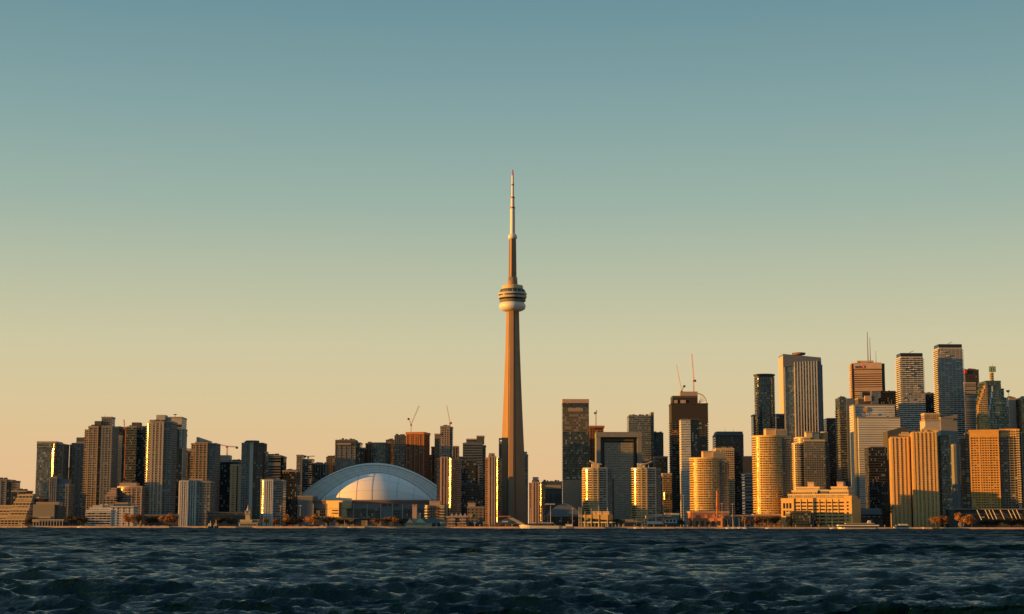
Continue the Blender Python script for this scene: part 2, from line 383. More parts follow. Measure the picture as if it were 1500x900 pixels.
# tall left tower pair
b = B('tall tower with brightly lit left edge and sunlit ribbed front', 235, 2160, name='apartment_tower')
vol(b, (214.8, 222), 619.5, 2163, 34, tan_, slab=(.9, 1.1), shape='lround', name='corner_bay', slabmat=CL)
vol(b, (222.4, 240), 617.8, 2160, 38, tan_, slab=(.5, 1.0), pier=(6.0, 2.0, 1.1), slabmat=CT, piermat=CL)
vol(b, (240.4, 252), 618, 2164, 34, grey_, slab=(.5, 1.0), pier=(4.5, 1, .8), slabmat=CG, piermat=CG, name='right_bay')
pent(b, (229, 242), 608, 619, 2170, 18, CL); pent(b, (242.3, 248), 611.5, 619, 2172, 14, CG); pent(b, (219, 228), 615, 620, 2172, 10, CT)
b = B('white-topped tower with dark roof slots and a small dish', 258, 2332, name='apartment_tower')
vol(b, (247, 267), 612, 2332, 32, white_, slab=(.4, .8), slabmat=CL, piermat=CL, bot=657)
vol(b, (247.5, 266.5), 611.5, 2330, 30, CL, bot=627, cap=.3, name='crown'); vol(b, (254, 265.8), 622, 2329.4, 3, MATS['black_panel'], bot=626, cap=0, name='louvre')
vol(b, (259.5, 262.5), 630, 2330, 4, MATS['black_panel'], bot=656, cap=0, name='window_slot'); vol(b, (267.3, 269), 629, 2337, 26, CG, name='side_wing')
vol(b, (248.5, 267.5), 655, 2334, 30, dark_, cap=.2, name='lower_shaft')
x, _, z = at(256.5, 611, 2342); MB().tube((x, 2342, z-1), (x, 2342, z+3), .4).build('dish_post', CD, b); MB().lathe(x, 2342, [(.3, z+2.4), (3, z+3.6), (2.8, z+3.9)], 12).build('dish', CD, b)
b = B('dark brown slab with light roof behind the crane at left', 270, 2420)
vol(b, (261, 280), 662.5, 2420, 34, brown_, pier=(5, .8, .5), piermat=CD); pent(b, (268, 280), 657, 663, 2428, 18, CL)
tower_crane('small red crane on the dark brown slab right of the dish-topped tower', 270.5, 662, (274.5, 637), 2430, (269, 645), 646, 'crane_red', 1.6)
b = B('brown apartment tower with glowing left edge and sloping pale penthouse', 298, 2230, name='apartment_tower')
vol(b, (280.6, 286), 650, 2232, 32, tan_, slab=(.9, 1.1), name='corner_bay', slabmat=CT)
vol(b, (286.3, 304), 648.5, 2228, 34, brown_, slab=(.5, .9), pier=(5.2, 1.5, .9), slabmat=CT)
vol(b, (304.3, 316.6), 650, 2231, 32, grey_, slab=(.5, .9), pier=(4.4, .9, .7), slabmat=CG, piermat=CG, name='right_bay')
pent(b, (287.8, 291), 640.5, 650, 2240, 12, CL)
xa, xb = at(291.4, 645, 2238)[0], at(307.5, 645, 2238)[0]; zq = zat(650, 2238, 300)
MB().prism(rect(xa, xb, 2238, 2254), zq, [zat(641, 2238, 300), zat(646, 2238, 300)]*1+[zat(646, 2238, 300), zat(641, 2238, 300)]).build('sloping_penthouse', CL, b)
tower_crane('red hammerhead crane with long flat jib above the dark left tower', 332.7, 668, (317, 650.7), 2400, (347, 655), 654, 'crane_red', 1.7)
b = B('broad almost black tower with pink roof block under the hammerhead crane', 334, 2380, name='office_tower')
vol(b, (316.8, 353), 676, 2380, 40, black_); pent(b, (317, 336.5), 667, 677, 2388, 20, MATS['concrete_pink']); pent(b, (340, 351), 673.5, 677, 2390, 16, CD)
b = B('cream tower with fine dark lines between two darker towers', 346, 2260, name='apartment_tower')
vol(b, (338, 353.8), 681, 2260, 26, facade('cream_flats', (.62, .50, .33), (.08, .07, .06), 3.2, 5.5, .35, .8), pier=(6.5, 2.4, .6), piermat=MATS['cream'], capmat=MATS['cream'])
vol(b, (347, 348.4), 683, 2258.8, 3, MATS['black_panel'], cap=0, name='window_slot')
b = B('tall brown tower with one bright vertical strip and rounded dark crown', 370, 2200, name='apartment_tower')
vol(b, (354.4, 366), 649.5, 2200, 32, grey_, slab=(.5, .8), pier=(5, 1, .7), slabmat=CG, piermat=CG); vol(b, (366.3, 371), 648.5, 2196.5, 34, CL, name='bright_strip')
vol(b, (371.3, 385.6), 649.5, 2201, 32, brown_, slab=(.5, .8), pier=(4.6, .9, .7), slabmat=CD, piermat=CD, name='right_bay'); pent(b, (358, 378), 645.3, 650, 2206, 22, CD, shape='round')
vol(b, (385.8, 389), 662, 2206, 24, dark_, name='side_wing')
b = B('grey-green office block with horizontal bands left of the stadium', 400, 2348, name='office_block')
vol(b, (387, 411), 667.5, 2348, 36, ribb_, slab=(.3, .8, 3.8), slabmat=CG); vol(b, (411.3, 415.6), 669, 2352, 30, dark_, name='side_wing'); pent(b, (394, 406), 665.3, 668, 2356, 14, CD)
b = B('white ribbed slab flats with lit left half in shade at the foot', 286, 2060, name='apartment_block')
vol(b, (263.3, 276), 705, 2060, 26, white_, pier=(2.9, 1.3, 1.0), piermat=WP, capmat=WP); vol(b, (276.3, 287), 704.5, 2062, 26, grey_, pier=(3, .9, .9), piermat=MATS['white_panel'], capmat=CG, name='middle_bay')
vol(b, (287.3, 308), 705.5, 2063, 26, grey_, slab=(.4, .7), slabmat=CG, pier=(4, .9, .7), piermat=CG, name='right_bay'); pent(b, (277, 297), 701.5, 706, 2068, 12, MATS['concrete_pink'])
b = B('ribbed slab flats with a dazzling glint on the left corner beside stadium', 398, 2060, name='apartment_block')
vol(b, (382, 387), 703, 2064, 22, white_, capmat=CL, name='corner_bay'); glint_panel(b, 385.2, 1.2, 703.5, 2062)
vol(b, (387.3, 400), 703.5, 2060, 26, white_, pier=(2.9, 1.2, 1.0), piermat=WP, capmat=WP); vol(b, (400.3, 415), 704, 2062, 26, grey_, slab=(.4, .7), slabmat=MATS['concrete_pink'], name='right_bay'); pent(b, (398, 407), 700, 705, 2068, 12, MATS['concrete_pink'])
b = B('dark block filling the gap between ribbed flats and the stadium', 425, 2341, name='office_block')
vol(b, (414, 435.5), 690, 2341, 30, black_); pent(b, (418, 431), 688, 691, 2347, 14, CD)
b = B('grey slab tower with a small roof crane behind the stadium rim', 445, 2560, name='apartment_tower')
vol(b, (434.5, 443), 667, 2560, 30, grey_, slab=(.3, .8), slabmat=CG); vol(b, (443.3, 457), 673, 2562, 30, dark_, slab=(.3, .8), slabmat=CG, name='right_wing')
tower_crane('short orange crane folded low over the grey slab tower', 451.5, 673, (461, 668.4), 2570, (447, 668), 669, 'rust_orange', 1.4)
b = B('dark glass block with pale vertical fins over the stadium shoulder', 468, 2580, name='office_block')
vol(b, (458, 477.6), 679.5, 2580, 34, dark_, pier=(4.5, .6, .6), piermat=CG)
b = B('small brown tower between the finned block and the crowned office', 484, 2620, name='apartment_tower')
vol(b, (478, 491), 670, 2620, 30, brown_, slab=(.3, .8), slabmat=CD); pent(b, (480, 489), 668, 671, 2626, 12, CG)
b = B('grey office tower with dark crown and lit band above the dome left side', 508, 2600, name='office_tower')
vol(b, (491.5, 521), 645, 2600, 40, facade('mottled_office', (.24, .22, .19), (.16, .16, .15), 3.8, 2.2, .55, .7), pier=(9, .8, .5), piermat=CG, cap=.3)
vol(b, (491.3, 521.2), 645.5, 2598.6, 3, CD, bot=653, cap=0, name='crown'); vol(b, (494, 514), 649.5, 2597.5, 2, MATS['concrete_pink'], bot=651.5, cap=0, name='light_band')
vol(b, (521.3, 528), 649, 2604, 36, dark_, name='side_wing'); roofkit(b, 496, 520, 644.5, 2600, 5, 9); vol(b, (528.3, 534.4), 656.5, 2610, 30, black_, name='rear_wing')
b = B('tower with orange brick left half and grey glass right half', 550, 2640, name='apartment_tower')
vol(b, (535, 544.3), 650, 2640, 34, red_, slab=(.4, .8), slabmat=MATS['rust_orange'], capmat=MATS['rust_orange']); vol(b, (544.6, 565), 649, 2638, 36, teal_, pier=(4, .6, .5), slab=(.3, .4), slabmat=CG, piermat=CG, name='glass_wing')
b = B('narrow dark brown tower attached to the teal tower above the dome', 572, 2700, name='apartment_tower')
vol(b, (565.4, 577.8), 645, 2700, 34, brown_, slab=(.3, .7), slabmat=CD)
b = B('teal glass tower with vertical lines next to the orange construction', 586, 2660, name='glass_tower')
vol(b, (578.2, 593.6), 638.5, 2660, 34, teal_, pier=(3.6, .6, .6), piermat=CG, slab=(.3, .5), slabmat=CD)
b = B('unfinished orange concrete tower with flared top floor under a crane', 608, 2640, name='unfinished_tower')
vol(b, (595, 621.5), 635, 2640, 34, red_, slab=(.8, .8), pier=(7, 1.0, .6), slabmat=MATS['rust_orange'], piermat=MATS['rust_orange'], cap=0)
vol(b, (594, 622.3), 633, 2637, 40, MATS['rust_orange'], bot=636.5, cap=0, name='top_formwork')
tower_crane('pale luffing crane with raised boom on the orange unfinished tower', 602.2, 633, (614, 594.5), 2645, (598.5, 613), 622, 'crane_pale', 1.8)
b = B('dark low-topped block right of the orange unfinished tower', 626, 2740, name='office_block')
vol(b, (621, 631.5), 669, 2740, 30, black_)
b = B('brown stepped tower left of the pink crane-topped tower', 638, 2700, name='apartment_tower')
vol(b, (636.7, 644.6), 636, 2700, 30, brown_, slab=(.3, .8), slabmat=MATS['concrete_pink']); vol(b, (631.8, 636.4), 655, 2702, 26, red_, slab=(.3, .8), slabmat=MATS['rust_orange'], name='lower_step')
b = B('pinkish tower with window grid topped by a thin leaning crane', 654, 2640, name='apartment_tower')
vol(b, (645, 659), 625, 2640, 36, facade('pink_grid', (.45, .32, .25), (.06, .055, .05), 3.4, 4.0, .6, .55)); vol(b, (659.2, 663), 626, 2644, 32, mirror, cap=.2, name='glazed_side')
tower_crane('thin pale crane leaning left on the pinkish gridded tower', 659.3, 625, (654.4, 594.5), 2650, (660.5, 619), 620, 'crane_pale', 1.6)
b = B('plain brown tower in the gap right of the pinkish tower', 667, 2780, name='apartment_tower')
vol(b, (663.4, 671.5), 654, 2780, 30, brown_, pier=(4, .7, .5), piermat=MATS['concrete_pink']); vol(b, (671.8, 677), 669.5, 2782, 26, red_, name='lower_step')
b = B('orange-brown condominium with the brightest vertical sun glint, by the dome', 655, 2230, name='condominium')
vol(b, (640.3, 645.5), 672, 2232, 24, brass, slab=(.4, .7, 2.9), name='left_bay'); vol(b, (645.8, 656), 670, 2229, 26, brass, pier=(4.2, 1.5, .9), piermat=MATS['pinkstone'], name='facade', capmat=CT)
vol(b, (656.3, 662), 672, 2231.5, 22, brass, cap=.2, name='recess_wall'); glint_panel(b, 659.4, 2.2, 671.5, 2223)
vol(b, (662.3, 675), 673, 2233, 26, brass, slab=(.5, .7, 2.9), slabmat=MATS['concrete_pink'], name='right_bay'); pent(b, (646.5, 655.5), 664.5, 671, 2236, 12, CT)
b = B('blue-grey banded office tower left of the observation tower', 693, 2500, name='office_tower')
vol(b, (678, 707), 649.5, 2500, 38, ribb_, slab=(.3, .6, 3.8), slabmat=MATS['blue_panel'], cap=.2); vol(b, (683, 698), 643.5, 2506, 30, ribb_, bot=650, cap=.2, name='upper_step'); vol(b, (698.3, 709), 639, 2504, 28, MATS['concrete_dark'], bot=650, name='penthouse'); vol(b, (707.3, 711.4), 653, 2506, 30, dark_, name='side_wing')
b = B('dark rounded glass block in front of the blue-grey office tower', 686, 2400, name='glass_block')
vol(b, (673.5, 697.5), 673.5, 2400, 34, black_, slab=(.4, .5, 3.6), slabmat=CD); vol(b, (696, 701.5), 681, 2404, 26, dark_, shape='round', name='curved_bay', slab=(.5, .5), slabmat=MATS['concrete_tan'])
b = B('low dark box with a pale roof dome between the two brown condominiums', 687, 2300, name='office_block')
vol(b, (672, 703), 710.5, 2300, 30, black_, pier=(6, .5, .4), piermat=CD, capmat=CD)
x, y, z = at(671, 722, 2290); MB().lathe(x, 2290, [(5, z-8), (5.5, z-2), (4.6, z+2.2), (2.6, z+4.6), (.5, z+5.4)], 16).build('roof_dome', MATS['blue_panel'], b, True)
b = B('slim orange-brown condominium with a lit vertical glass line, left of observation tower', 718, 2180, name='condominium')
vol(b, (711, 715.6), 671, 2182, 24, brass, slab=(.4, .7, 2.9), name='left_bay', slabmat=MATS['concrete_pink']); vol(b, (716, 725.4), 669, 2178, 26, brass, pier=(3.9, 1.7, .9), piermat=MATS['pinkstone'], capmat=CT)
pent(b, (716.2, 724.5), 664, 670, 2186, 12, CT)
vol(b, (727, 730), 672, 2184, 18, brass, cap=.2, name='recess_wall'); glint_panel(b, 728.5, 1.0, 672, 2174); vol(b, (725.6, 726.9), 672, 2186, 20, dark_, cap=0, name='recess')
b = B('slender dark tower with a square roof opening left behind the observation tower', 733, 2760, name='office_tower')
vol(b, (730.7, 737), 647, 2760, 24, dark_, cap=0)
for q in ((730.7, 732.3), (735.4, 737)): vol(b, q, 643, 2760, 24, CD, bot=647.4, cap=0, name='roof_frame')
vol(b, (730.7, 737), 642, 2760, 24, CD, bot=643.6, cap=0, name='roof_frame')
# ================================================================== OBSERVATION TOWER
TY = 2519.0
tx = at(750.5, 600, TY)[0]
cn = thing('observation_tower', 'very tall slender concrete tower with round pod and antenna spire', 'tower', (tx, TY, GZ-.3))
zT = lambda py: zat(py, TY, 750)
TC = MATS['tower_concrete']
def ysec(L, w, rc, rot=-6):
    pts = []
    for k in range(3):
        a = R(270+120*k+rot); ca, sa = math.cos(a), math.sin(a)
        pts += [(tx+L*ca-sa*(-w), TY+L*sa+ca*(-w)), (tx+L*ca-sa*w, TY+L*sa+ca*w)]
        for d in (28, 60, 92):
            r_ = rc*(1.25 if d != 60 else 1.0)
            pts.append((tx+r_*math.cos(a+R(d)), TY+r_*math.sin(a+R(d))))
    return pts
prof = [(775, 24.5, 3.6, 9.5), (744, 22.8, 3.5, 9.2), (700, 20.6, 3.4, 8.9), (661, 18.6, 3.3, 8.6), (620, 16.4, 3.2, 8.2), (563, 13.6, 3.0, 7.6), (510, 11.4, 2.8, 7.0), (450, 9.8, 2.6, 6.5)]
m = MB()
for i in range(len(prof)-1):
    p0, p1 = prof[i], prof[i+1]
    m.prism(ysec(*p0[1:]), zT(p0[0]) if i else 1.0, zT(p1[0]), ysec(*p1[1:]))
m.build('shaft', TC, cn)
for sgn in (-1, 1):
    m = MB(); th = R(270-6+sgn*60); th2 = R(270-6+sgn*28)
    for p0, p1_ in zip(prof[:-1], prof[1:]):
        a = (tx+p0[3]*1.27*math.cos(th2), TY+p0[3]*1.27*math.sin(th2), zT(p0[0])); c = (tx+p1_[3]*1.27*math.cos(th2), TY+p1_[3]*1.27*math.sin(th2), zT(p1_[0])); m.tube(a, c, .9, .8, 5)
    m.build('lift_track', MATS['black_panel'], cn)
def H(py, r): return (r, zT(py))
P_ = lambda *a: [H(*q) for q in a]
cy = TY
# real size of pod radii: px*1.05
MB().lathe(tx, cy, P_((456.5, 9.5), (455.5, 15), (453, 19.5), (449, 20.6), (446, 19.8), (443.5, 17.5)), 48).build('radome', MATS['mast_white'], cn, True)
MB().lathe(tx, cy, P_((444, 16.5), (441.5, 20.4), (440.2, 20.6)), 48).build('lower_deck', CG, cn)
MB().lathe(tx, cy, P_((440.4, 19.8), (437.2, 21.0)), 48).build('window_ring', MATS['black_panel'], cn)
MB().lathe(tx, cy, P_((437.4, 21.4), (435.2, 22.0), (434.6, 22.0)), 48).build('deck_ring', CL, cn)
MB().lathe(tx, cy, P_((434.8, 21.2), (432.2, 21.6)), 48).build('window_ring', MATS['black_panel'], cn)
MB().lathe(tx, cy, P_((432.4, 22.0), (430.4, 22.2), (429.6, 21.6)), 48).build('deck_ring', CL, cn)
MB().lathe(tx, cy, P_((430, 19.8), (426.5, 19.2)), 48).build('window_ring', MATS['teal_panel'], cn)
MB().lathe(tx, cy, P_((426.8, 19.8), (424.6, 18.4), (424.2, 17.0)), 48).build('deck_ring', CD, cn)
MB().lathe(tx, cy, P_((424.6, 16.6), (419.4, 16.2), (418.8, 15.6)), 48).build('roof_drum', MATS['cream'], cn)
m = MB()
for k in range(16):
    a = 2*math.pi*k/16; m.tube((tx+19.6*math.cos(a), cy+19.6*math.sin(a), zT(429.8)), (tx+19.9*math.cos(a), cy+19.9*math.sin(a), zT(426.2)), .25, n=4)
m.build('railing_posts', CL, cn)
MB().lathe(tx, cy, P_((420, 8.0), (407, 7.4)), 24).build('neck', TC, cn)
for k in range(4):
    a = R(45+90*k+10); x, y = tx+6.2*math.cos(a), cy+6.2*math.sin(a)
    MB().box(x-2.1, x+2.1, y-2.1, y+2.1, zT(412), zT(406.6)).build('equipment_box', CL, cn)
m = MB(); m.prism([(tx+5.9*math.cos(R(60*k+12)), cy+5.9*math.sin(R(60*k+12))) for k in range(6)], zT(419), zT(348), [(tx+4.9*math.cos(R(60*k+12)), cy+4.9*math.sin(R(60*k+12))) for k in range(6)])
for k in range(6):
    a = R(60*k+12); m.tube((tx+5.6*math.cos(a), cy+5.6*math.sin(a), zT(419)), (tx+4.7*math.cos(a), cy+4.7*math.sin(a), zT(349)), 1.1, .9, 6)
m.build('upper_shaft', TC, cn)
MB().lathe(tx, cy, P_((351, 5.2), (349.5, 6.8), (347.5, 7.2), (345.5, 6.6), (343, 4.8)), 24).build('upper_pod', MATS['mast_white'], cn, True)
for (a, b_, r0, r1, mt) in ((344, 305.5, 3.9, 3.6, 'mast_white'), (305.8, 303.6, 3.9, 3.9, 'red_paint'), (304, 290.6, 2.9, 2.8, 'mast_white'), (290.8, 288.6, 3.2, 3.2, 'red_paint'),
                            (289, 272, 2.0, 1.9, 'mast_white'), (272.2, 270, 2.2, 2.2, 'red_paint'), (270.2, 257.2, 1.8, 1.6, 'mast_white'), (257.4, 248.9, 1.3, .9, 'red_paint')):
    MB().lathe(tx, cy, P_((a, r0), (b_, r1)), 16).build('antenna_mast' if mt == 'mast_white' else 'warning_band', MATS[mt], cn)
# ================================================================== STADIUM
SY = 2330.0
st = thing('domed_stadium', 'large stadium with pale arched sliding roof over concrete walls', 'stadium', (at(536, 770, SY)[0], SY, GZ-.3))
xc = at(547, 730, SY)[0]; zb = zat(732.5, SY, 540)
def shell(x0, x1, apex, y0, y1, nseg=48, pw=2.0):
    pass
xl, xr = at(461, 732, SY)[0], at(632, 730, SY)[0]; hx = (xr-xl)/2; cxi = (xl+xr)/2; hz = zat(691, SY, 550)-zb
# front quarter dome: profile parabola-like in elevation, bulging to the viewer
m = MB(); nu, nv = 56, 20; vs = []
SYc = SY+62
for j in range(nv+1):
    q = math.pi/2*j/nv
    for i in range(nu+1):
        t = -1+2*i/nu; e = 1-t*t
        vs.append((cxi+hx*t, SYc-58*e**.6*math.cos(q), zb+hz*e*math.sin(q)))
fs = [(j*(nu+1)+i, j*(nu+1)+i+1, (j+1)*(nu+1)+i+1, (j+1)*(nu+1)+i) for j in range(nv) for i in range(nu)]
m.add(vs, fs); m.build('front_roof_panel', MATS['dome_panel'], st, True)
m = MB()
for frac in (.2, .35, .48, .62, .70, .84):
    pr = []
    for j in range(nv+1):
        q = math.pi/2*j/nv; t = frac*2-1; e = 1-t*t
        pr.append((cxi+hx*t, SYc-58.4*e**.6*math.cos(q), zb+hz*1.006*e*math.sin(q)))
    for p, q in zip(pr[:-1], pr[1:]): m.tube(p, q, .16, n=4)
for q in (.35, .8):
    pr = []
    for i in range(nu+1):
        t = -1+2*i/nu; e = 1-t*t; pr.append((cxi+hx*t, SYc-58.3*e**.6*math.cos(q), zb+hz*1.004*e*math.sin(q)))
    for a, c in zip(pr[:-1], pr[1:]): m.tube(a, c, .08, n=3)
m.build('roof_seams', CG, st)
# great arch
xL, xR = at(439, 727, SY+70)[0], at(657, 720, SY+70)[0]; HX = (xR-xL)/2; CX = (xL+xR)/2; zA = zat(725, SY+70, 540); HZ = zat(678.3, SY+70, 550)-zA
def arc(cx, hx, hz, y, n=60, e=.94, z0=zb):
    return [(cx+hx*(-1+2*i/n), y, z0+hz*(1-(-1+2*i/n)**2)) for i in range(n+1)]
inn = arc(cxi, hx+.6, hz+.4, SYc-1, e=1.12); o1 = arc(CX-.5, HX-2.4, HZ-3.2, SYc+5, z0=zA); o2 = arc(CX, HX, HZ, SYc+12, z0=zA); o3 = arc(CX, HX, HZ, SYc+60, z0=zA); o4 = arc(CX, HX*.8, HZ*.6, SYc+100, z0=zA)
m = MB(); n = len(inn); m.add(inn+o1, [(i, i+1, i+1+n, i+n) for i in range(n-1)]); m.build('arch_front', MATS['dome_grey'], st, True)
m = MB(); m.add(o1+o2+o3+o4, [(k*n+i, k*n+i+1, (k+1)*n+i+1, (k+1)*n+i) for k in range(3) for i in range(n-1)]); m.build('arch_roof', MATS['dome_grey'], st, True)
m = MB()
for q in (.33, .68):
    pts = [tuple((1-q)*np.array(a)+q*np.array(c)) for a, c in zip(inn, o1)]
    for a, c in zip(pts[:-1], pts[1:]): m.tube((a[0], a[1]-.3, a[2]+.2), (c[0], c[1]-.3, c[2]+.2), .10, n=4)
for i in range(4, n-3, 4): m.tube((inn[i][0], inn[i][1]-.3, inn[i][2]), (o1[i][0], o1[i][1]-.3, o1[i][2]+.2), .10, n=4)
for a, c in zip(o1[:-1], o1[1:]): m.tube((a[0], a[1]-.4, a[2]), (c[0], c[1]-.4, c[2]), .35, n=4)
for a, c in zip(inn[:-1], inn[1:]): m.tube((a[0], a[1]-.6, a[2]), (c[0], c[1]-.6, c[2]), .35, n=4)
m.build('arch_ribs', CG, st)
# drum
cyS = SY+70
def ring(x0, x1, y0, D, n=40):
    cx, rx, ry = (x0+x1)/2, (x1-x0)/2, D/2
    out = []
    for i in range(n):
        t = 2*math.pi*i/n; c, s = math.cos(t), math.sin(t)
        out.append((cx+rx*math.copysign(abs(c)**.42, c), y0+ry+ry*math.copysign(abs(s)**.42, s)))
    return out
wx0, wx1 = at(435, 740, SY)[0], at(641, 740, SY)[0]
dr = ring(wx0, wx1, SY, 150)
m = MB(); m.prism(dr, GZ-.3, zb-1.5); m.build('wall', MATS['concrete_grey'], st)
MB().prism(scaled(dr, .8), zb-2.2, zb+.1).build('roof_edge', CG, st)
vol(st, (436, 458), 727, SY-1, 60, CG, cap=.4, name='corner_block')
MB().prism(scaled(dr, .5), zb-5.2, zb-2.6).build('red_band', MATS['brick_red'], st)
def wallpanel(px0, px1, t, bo, name, mat, dy=-1.2):
    xa, xb = at(px0, t, SY)[0], at(px1, t, SY)[0]
    MB().box(xa, xb, SY+dy, SY+3, zat(bo, SY, px0), zat(t, SY, px0)).build(name, mat, st)
gl = facade('stadium_glass', (.16, .15, .14), (.08, .10, .11), 4.0, 2.6, .86, .88)
for a, b_ in ((459, 478), (520, 526.5), (529, 537), (539, 547), (549, 557), (592, 598), (600, 604), (613, 617)): wallpanel(a, b_, 745.5, 758.5, 'window', gl)
def wedge(px0, px1, t, bo, d):
    xa, xb = at(px0, t, SY)[0], at(px1, t, SY)[0]
    MB().prism([(xa, SY-1), (xb, SY-d), (xb+.5, SY+3), (xa, SY+3)], zat(bo, SY, px0), zat(t, SY, px0)).build('sun_facing_bay', MATS['cream'], st)  # shape turned to the sun and cream colour make this wall look lit
wedge(478, 515.5, 733.6, 745, 19); wedge(478, 509, 745.2, 758, 15.5)
wallpanel(487, 496, 747.3, 748.6, 'louvre', CD, -10); wallpanel(487, 496, 751.4, 752.7, 'louvre', CD, -10)
for k in range(3): wallpanel(577, 587, 748+k*4, 749.6+k*4, 'louvre', CD, -1.6)
for k in range(3): wallpanel(560+k*9, 566+k*9, 739, 740.5, 'louvre', CD, -1.6)
for p in (459, 478.5, 518, 538, 558, 575, 590, 606, 622): wallpanel(p-.6, p+.6, 738, 770, 'pilaster', CL, -2.0)
wallpanel(498, 500.5, 736, 757.5, 'wall_sculpture', MATS['brick_red'], -14.5)
wallpanel(500, 640, 758.8, 760.2, 'walkway', CG, -9)
# ================================================================== CENTRE RIGHT
b = B('slab tower peeping out right behind the observation tower foot', 771, 2760, name='apartment_tower')
vol(b, (764, 773.5), 667, 2760, 30, grey_, slab=(.3, .8), slabmat=MATS['concrete_tan']); vol(b, (768, 772), 662.5, 2764, 14, CT, bot=668, cap=.2, name='penthouse')
b = B('short brown condominium with lit strips right of the observation tower', 785, 2180, name='condominium')
vol(b, (775.5, 779.6), 708, 2182, 22, brass, name='left_bay', slab=(.4, .7, 2.9), slabmat=MATS['concrete_tan']); vol(b, (780, 789.5), 706.5, 2178, 24, brass, pier=(3.8, 1.7, .9), piermat=MATS['pinkstone'], capmat=CT); pent(b, (780.5, 789), 699, 707, 2184, 12, MATS['pinkstone'])
vol(b, (790, 793.6), 708, 2184, 18, brass, cap=.2, name='recess_wall'); glint_panel(b, 792, .9, 708.5, 2174)
b = B('low wide grey block with square openings left of the dark office slab', 808, 2420, name='office_block')
vol(b, (794.5, 823.5), 706, 2420, 30, CD, capmat=MATS['teal_panel'])
for a in (797, 805, 813, 818): vol(b, (a, a+3.4), 724, 2418.8, 3, MATS['black_panel'], bot=735, cap=0, name='opening')
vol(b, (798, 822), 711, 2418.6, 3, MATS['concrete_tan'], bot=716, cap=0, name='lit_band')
b = B('low building with broad curved grey roof behind the flagpole pavilion', 827, 2120, name='arena')
x0, x1 = at(801, 745, 2120)[0], at(853, 745, 2120)[0]; z0, z1 = zat(756, 2120, 820), zat(737.8, 2120, 820)
prf = [(x0+(x1-x0)*i/16, z0+(z1-z0)*(math.sin(math.pi*(.18+.64*i/16))**1.0-.53)/.47) for i in range(17)]
m = MB(); vs = [(x, 2120, z) for x, z in prf]+[(x, 2160, z) for x, z in prf]; m.add(vs+[(x0, 2120, z0-1), (x1, 2120, z0-1), (x1, 2160, z0-1), (x0, 2160, z0-1)], [(i, i+1, i+18, i+17) for i in range(16)]+[tuple([34, 35]+list(range(16, -1, -1)))]); m.build('curved_roof', MATS['blue_panel'], b)
vol(b, (803, 851), 755.5, 2122, 36, black_, cap=0, name='hall'); vol(b, (799, 813), 738, 2117, 8, CL, bot=739.4, cap=0, name='roof_canopy')
b = B('broad dark glass slab with pink top band right of the observation tower', 843, 2560, name='office_tower')
brz = facade('bronze_reflections', (.16, .13, .09), (.30, .23, .14), 3.9, 3.6, .5, .7, .15, .5, .6, .35)  # brown and gold reflections put into the pane colours
vol(b, (824, 862.6), 586, 2560, 44, facade('slab_glass', (.07, .08, .085), (.11, .14, .15), 3.9, 2.2, .72, .9, .1, .7, tilt=.006), cap=0); vol(b, (823.7, 862.9), 584.8, 2558.6, 46, MATS['pinkstone'], bot=590.6, cap=0, name='top_band')
vol(b, (824.4, 862.2), 597, 2559, 4, brz, bot=633, cap=0, name='reflection_field'); vol(b, (832, 854), 598, 2558.4, 4, MATS['concrete_tan'], bot=603, cap=0, name='sign_band')
vol(b, (824.4, 862.2), 703, 2558.8, 4, MATS['concrete_tan'], cap=0, name='lower_wall'); 
for k in range(3): vol(b, (829+k*9, 835+k*9), 699.4, 2558.3, 3, MATS['white_panel'], bot=701, cap=0, name='white_light_panel')  # plain white panels painted in for a row of lights
b = B('narrow reddish tower under construction behind the dark glass slab', 875, 2720, name='unfinished_tower')
vol(b, (863.4, 884), 626, 2720, 30, red_, slab=(.7, .9), slabmat=MATS['rust_orange'], cap=0); vol(b, (863, 885.6), 623.8, 2717, 34, MATS['rust_orange'], bot=626.4, cap=0, name='top_formwork')
for k in range(8): mast(b, 864.5+k*2.8, 622.6, 626, 2718, .3, 'rust_orange', 'rebar')
tower_crane('slim dark mast crane on the narrow reddish construction tower', 873, 624, (874.5, 601), 2724, (871.6, 604.5), 604, 'dark_steel', 1.4)
# portal building
b = B('grey office building shaped like a square portal frame with set-back front', 906, 2480, name='office_building')
for q, n_ in (((873.6, 879.6), 'frame_leg'), ((933.4, 939.7), 'frame_leg')): vol(b, q, 634, 2480, 50, CG, cap=0, name=n_)
vol(b, (873.4, 939.9), 633, 2478.6, 52, CG, bot=640.5, cap=0, name='frame_top')
vol(b, (879.8, 933.2), 640.2, 2492, 34, MATS['black_panel'], cap=0, name='dark_recess')
vol(b, (885.3, 927.7), 648.6, 2486, 30, facade('portal_front', (.36, .33, .25), (.28, .26, .20), 3.6, 2.6, .5, .6, .35, .2), cap=0, name='front_wall')
vol(b, (885, 928), 643.6, 2487, 8, CD, bot=646.4, cap=0, name='recess_beam')
b = B('green-grey banded office tower behind the portal-shaped building', 938, 2700, name='office_tower')
vol(b, (921, 953.2), 609.5, 2700, 40, gteal, slab=(.3, .9, 3.5), slabmat=CG, capmat=CG); vol(b, (953.5, 957.7), 604.5, 2702, 38, gteal, name='side_tower', cap=.2); roofkit(b, 922, 950, 609, 2700, 5, 4); pent(b, (921.2, 927), 607.5, 611, 2702, 10, MATS['pinkstone'])
b = B('grey flat-topped tower half hidden right of the green-grey office tower', 965, 2760, name='office_tower')
vol(b, (958.2, 971.3), 634.5, 2760, 34, grey_, pier=(4, .8, .5), piermat=CD)
b = B('brown-reflecting glass block with pink roofline left of the dark netted tower', 968, 2560, name='office_block')
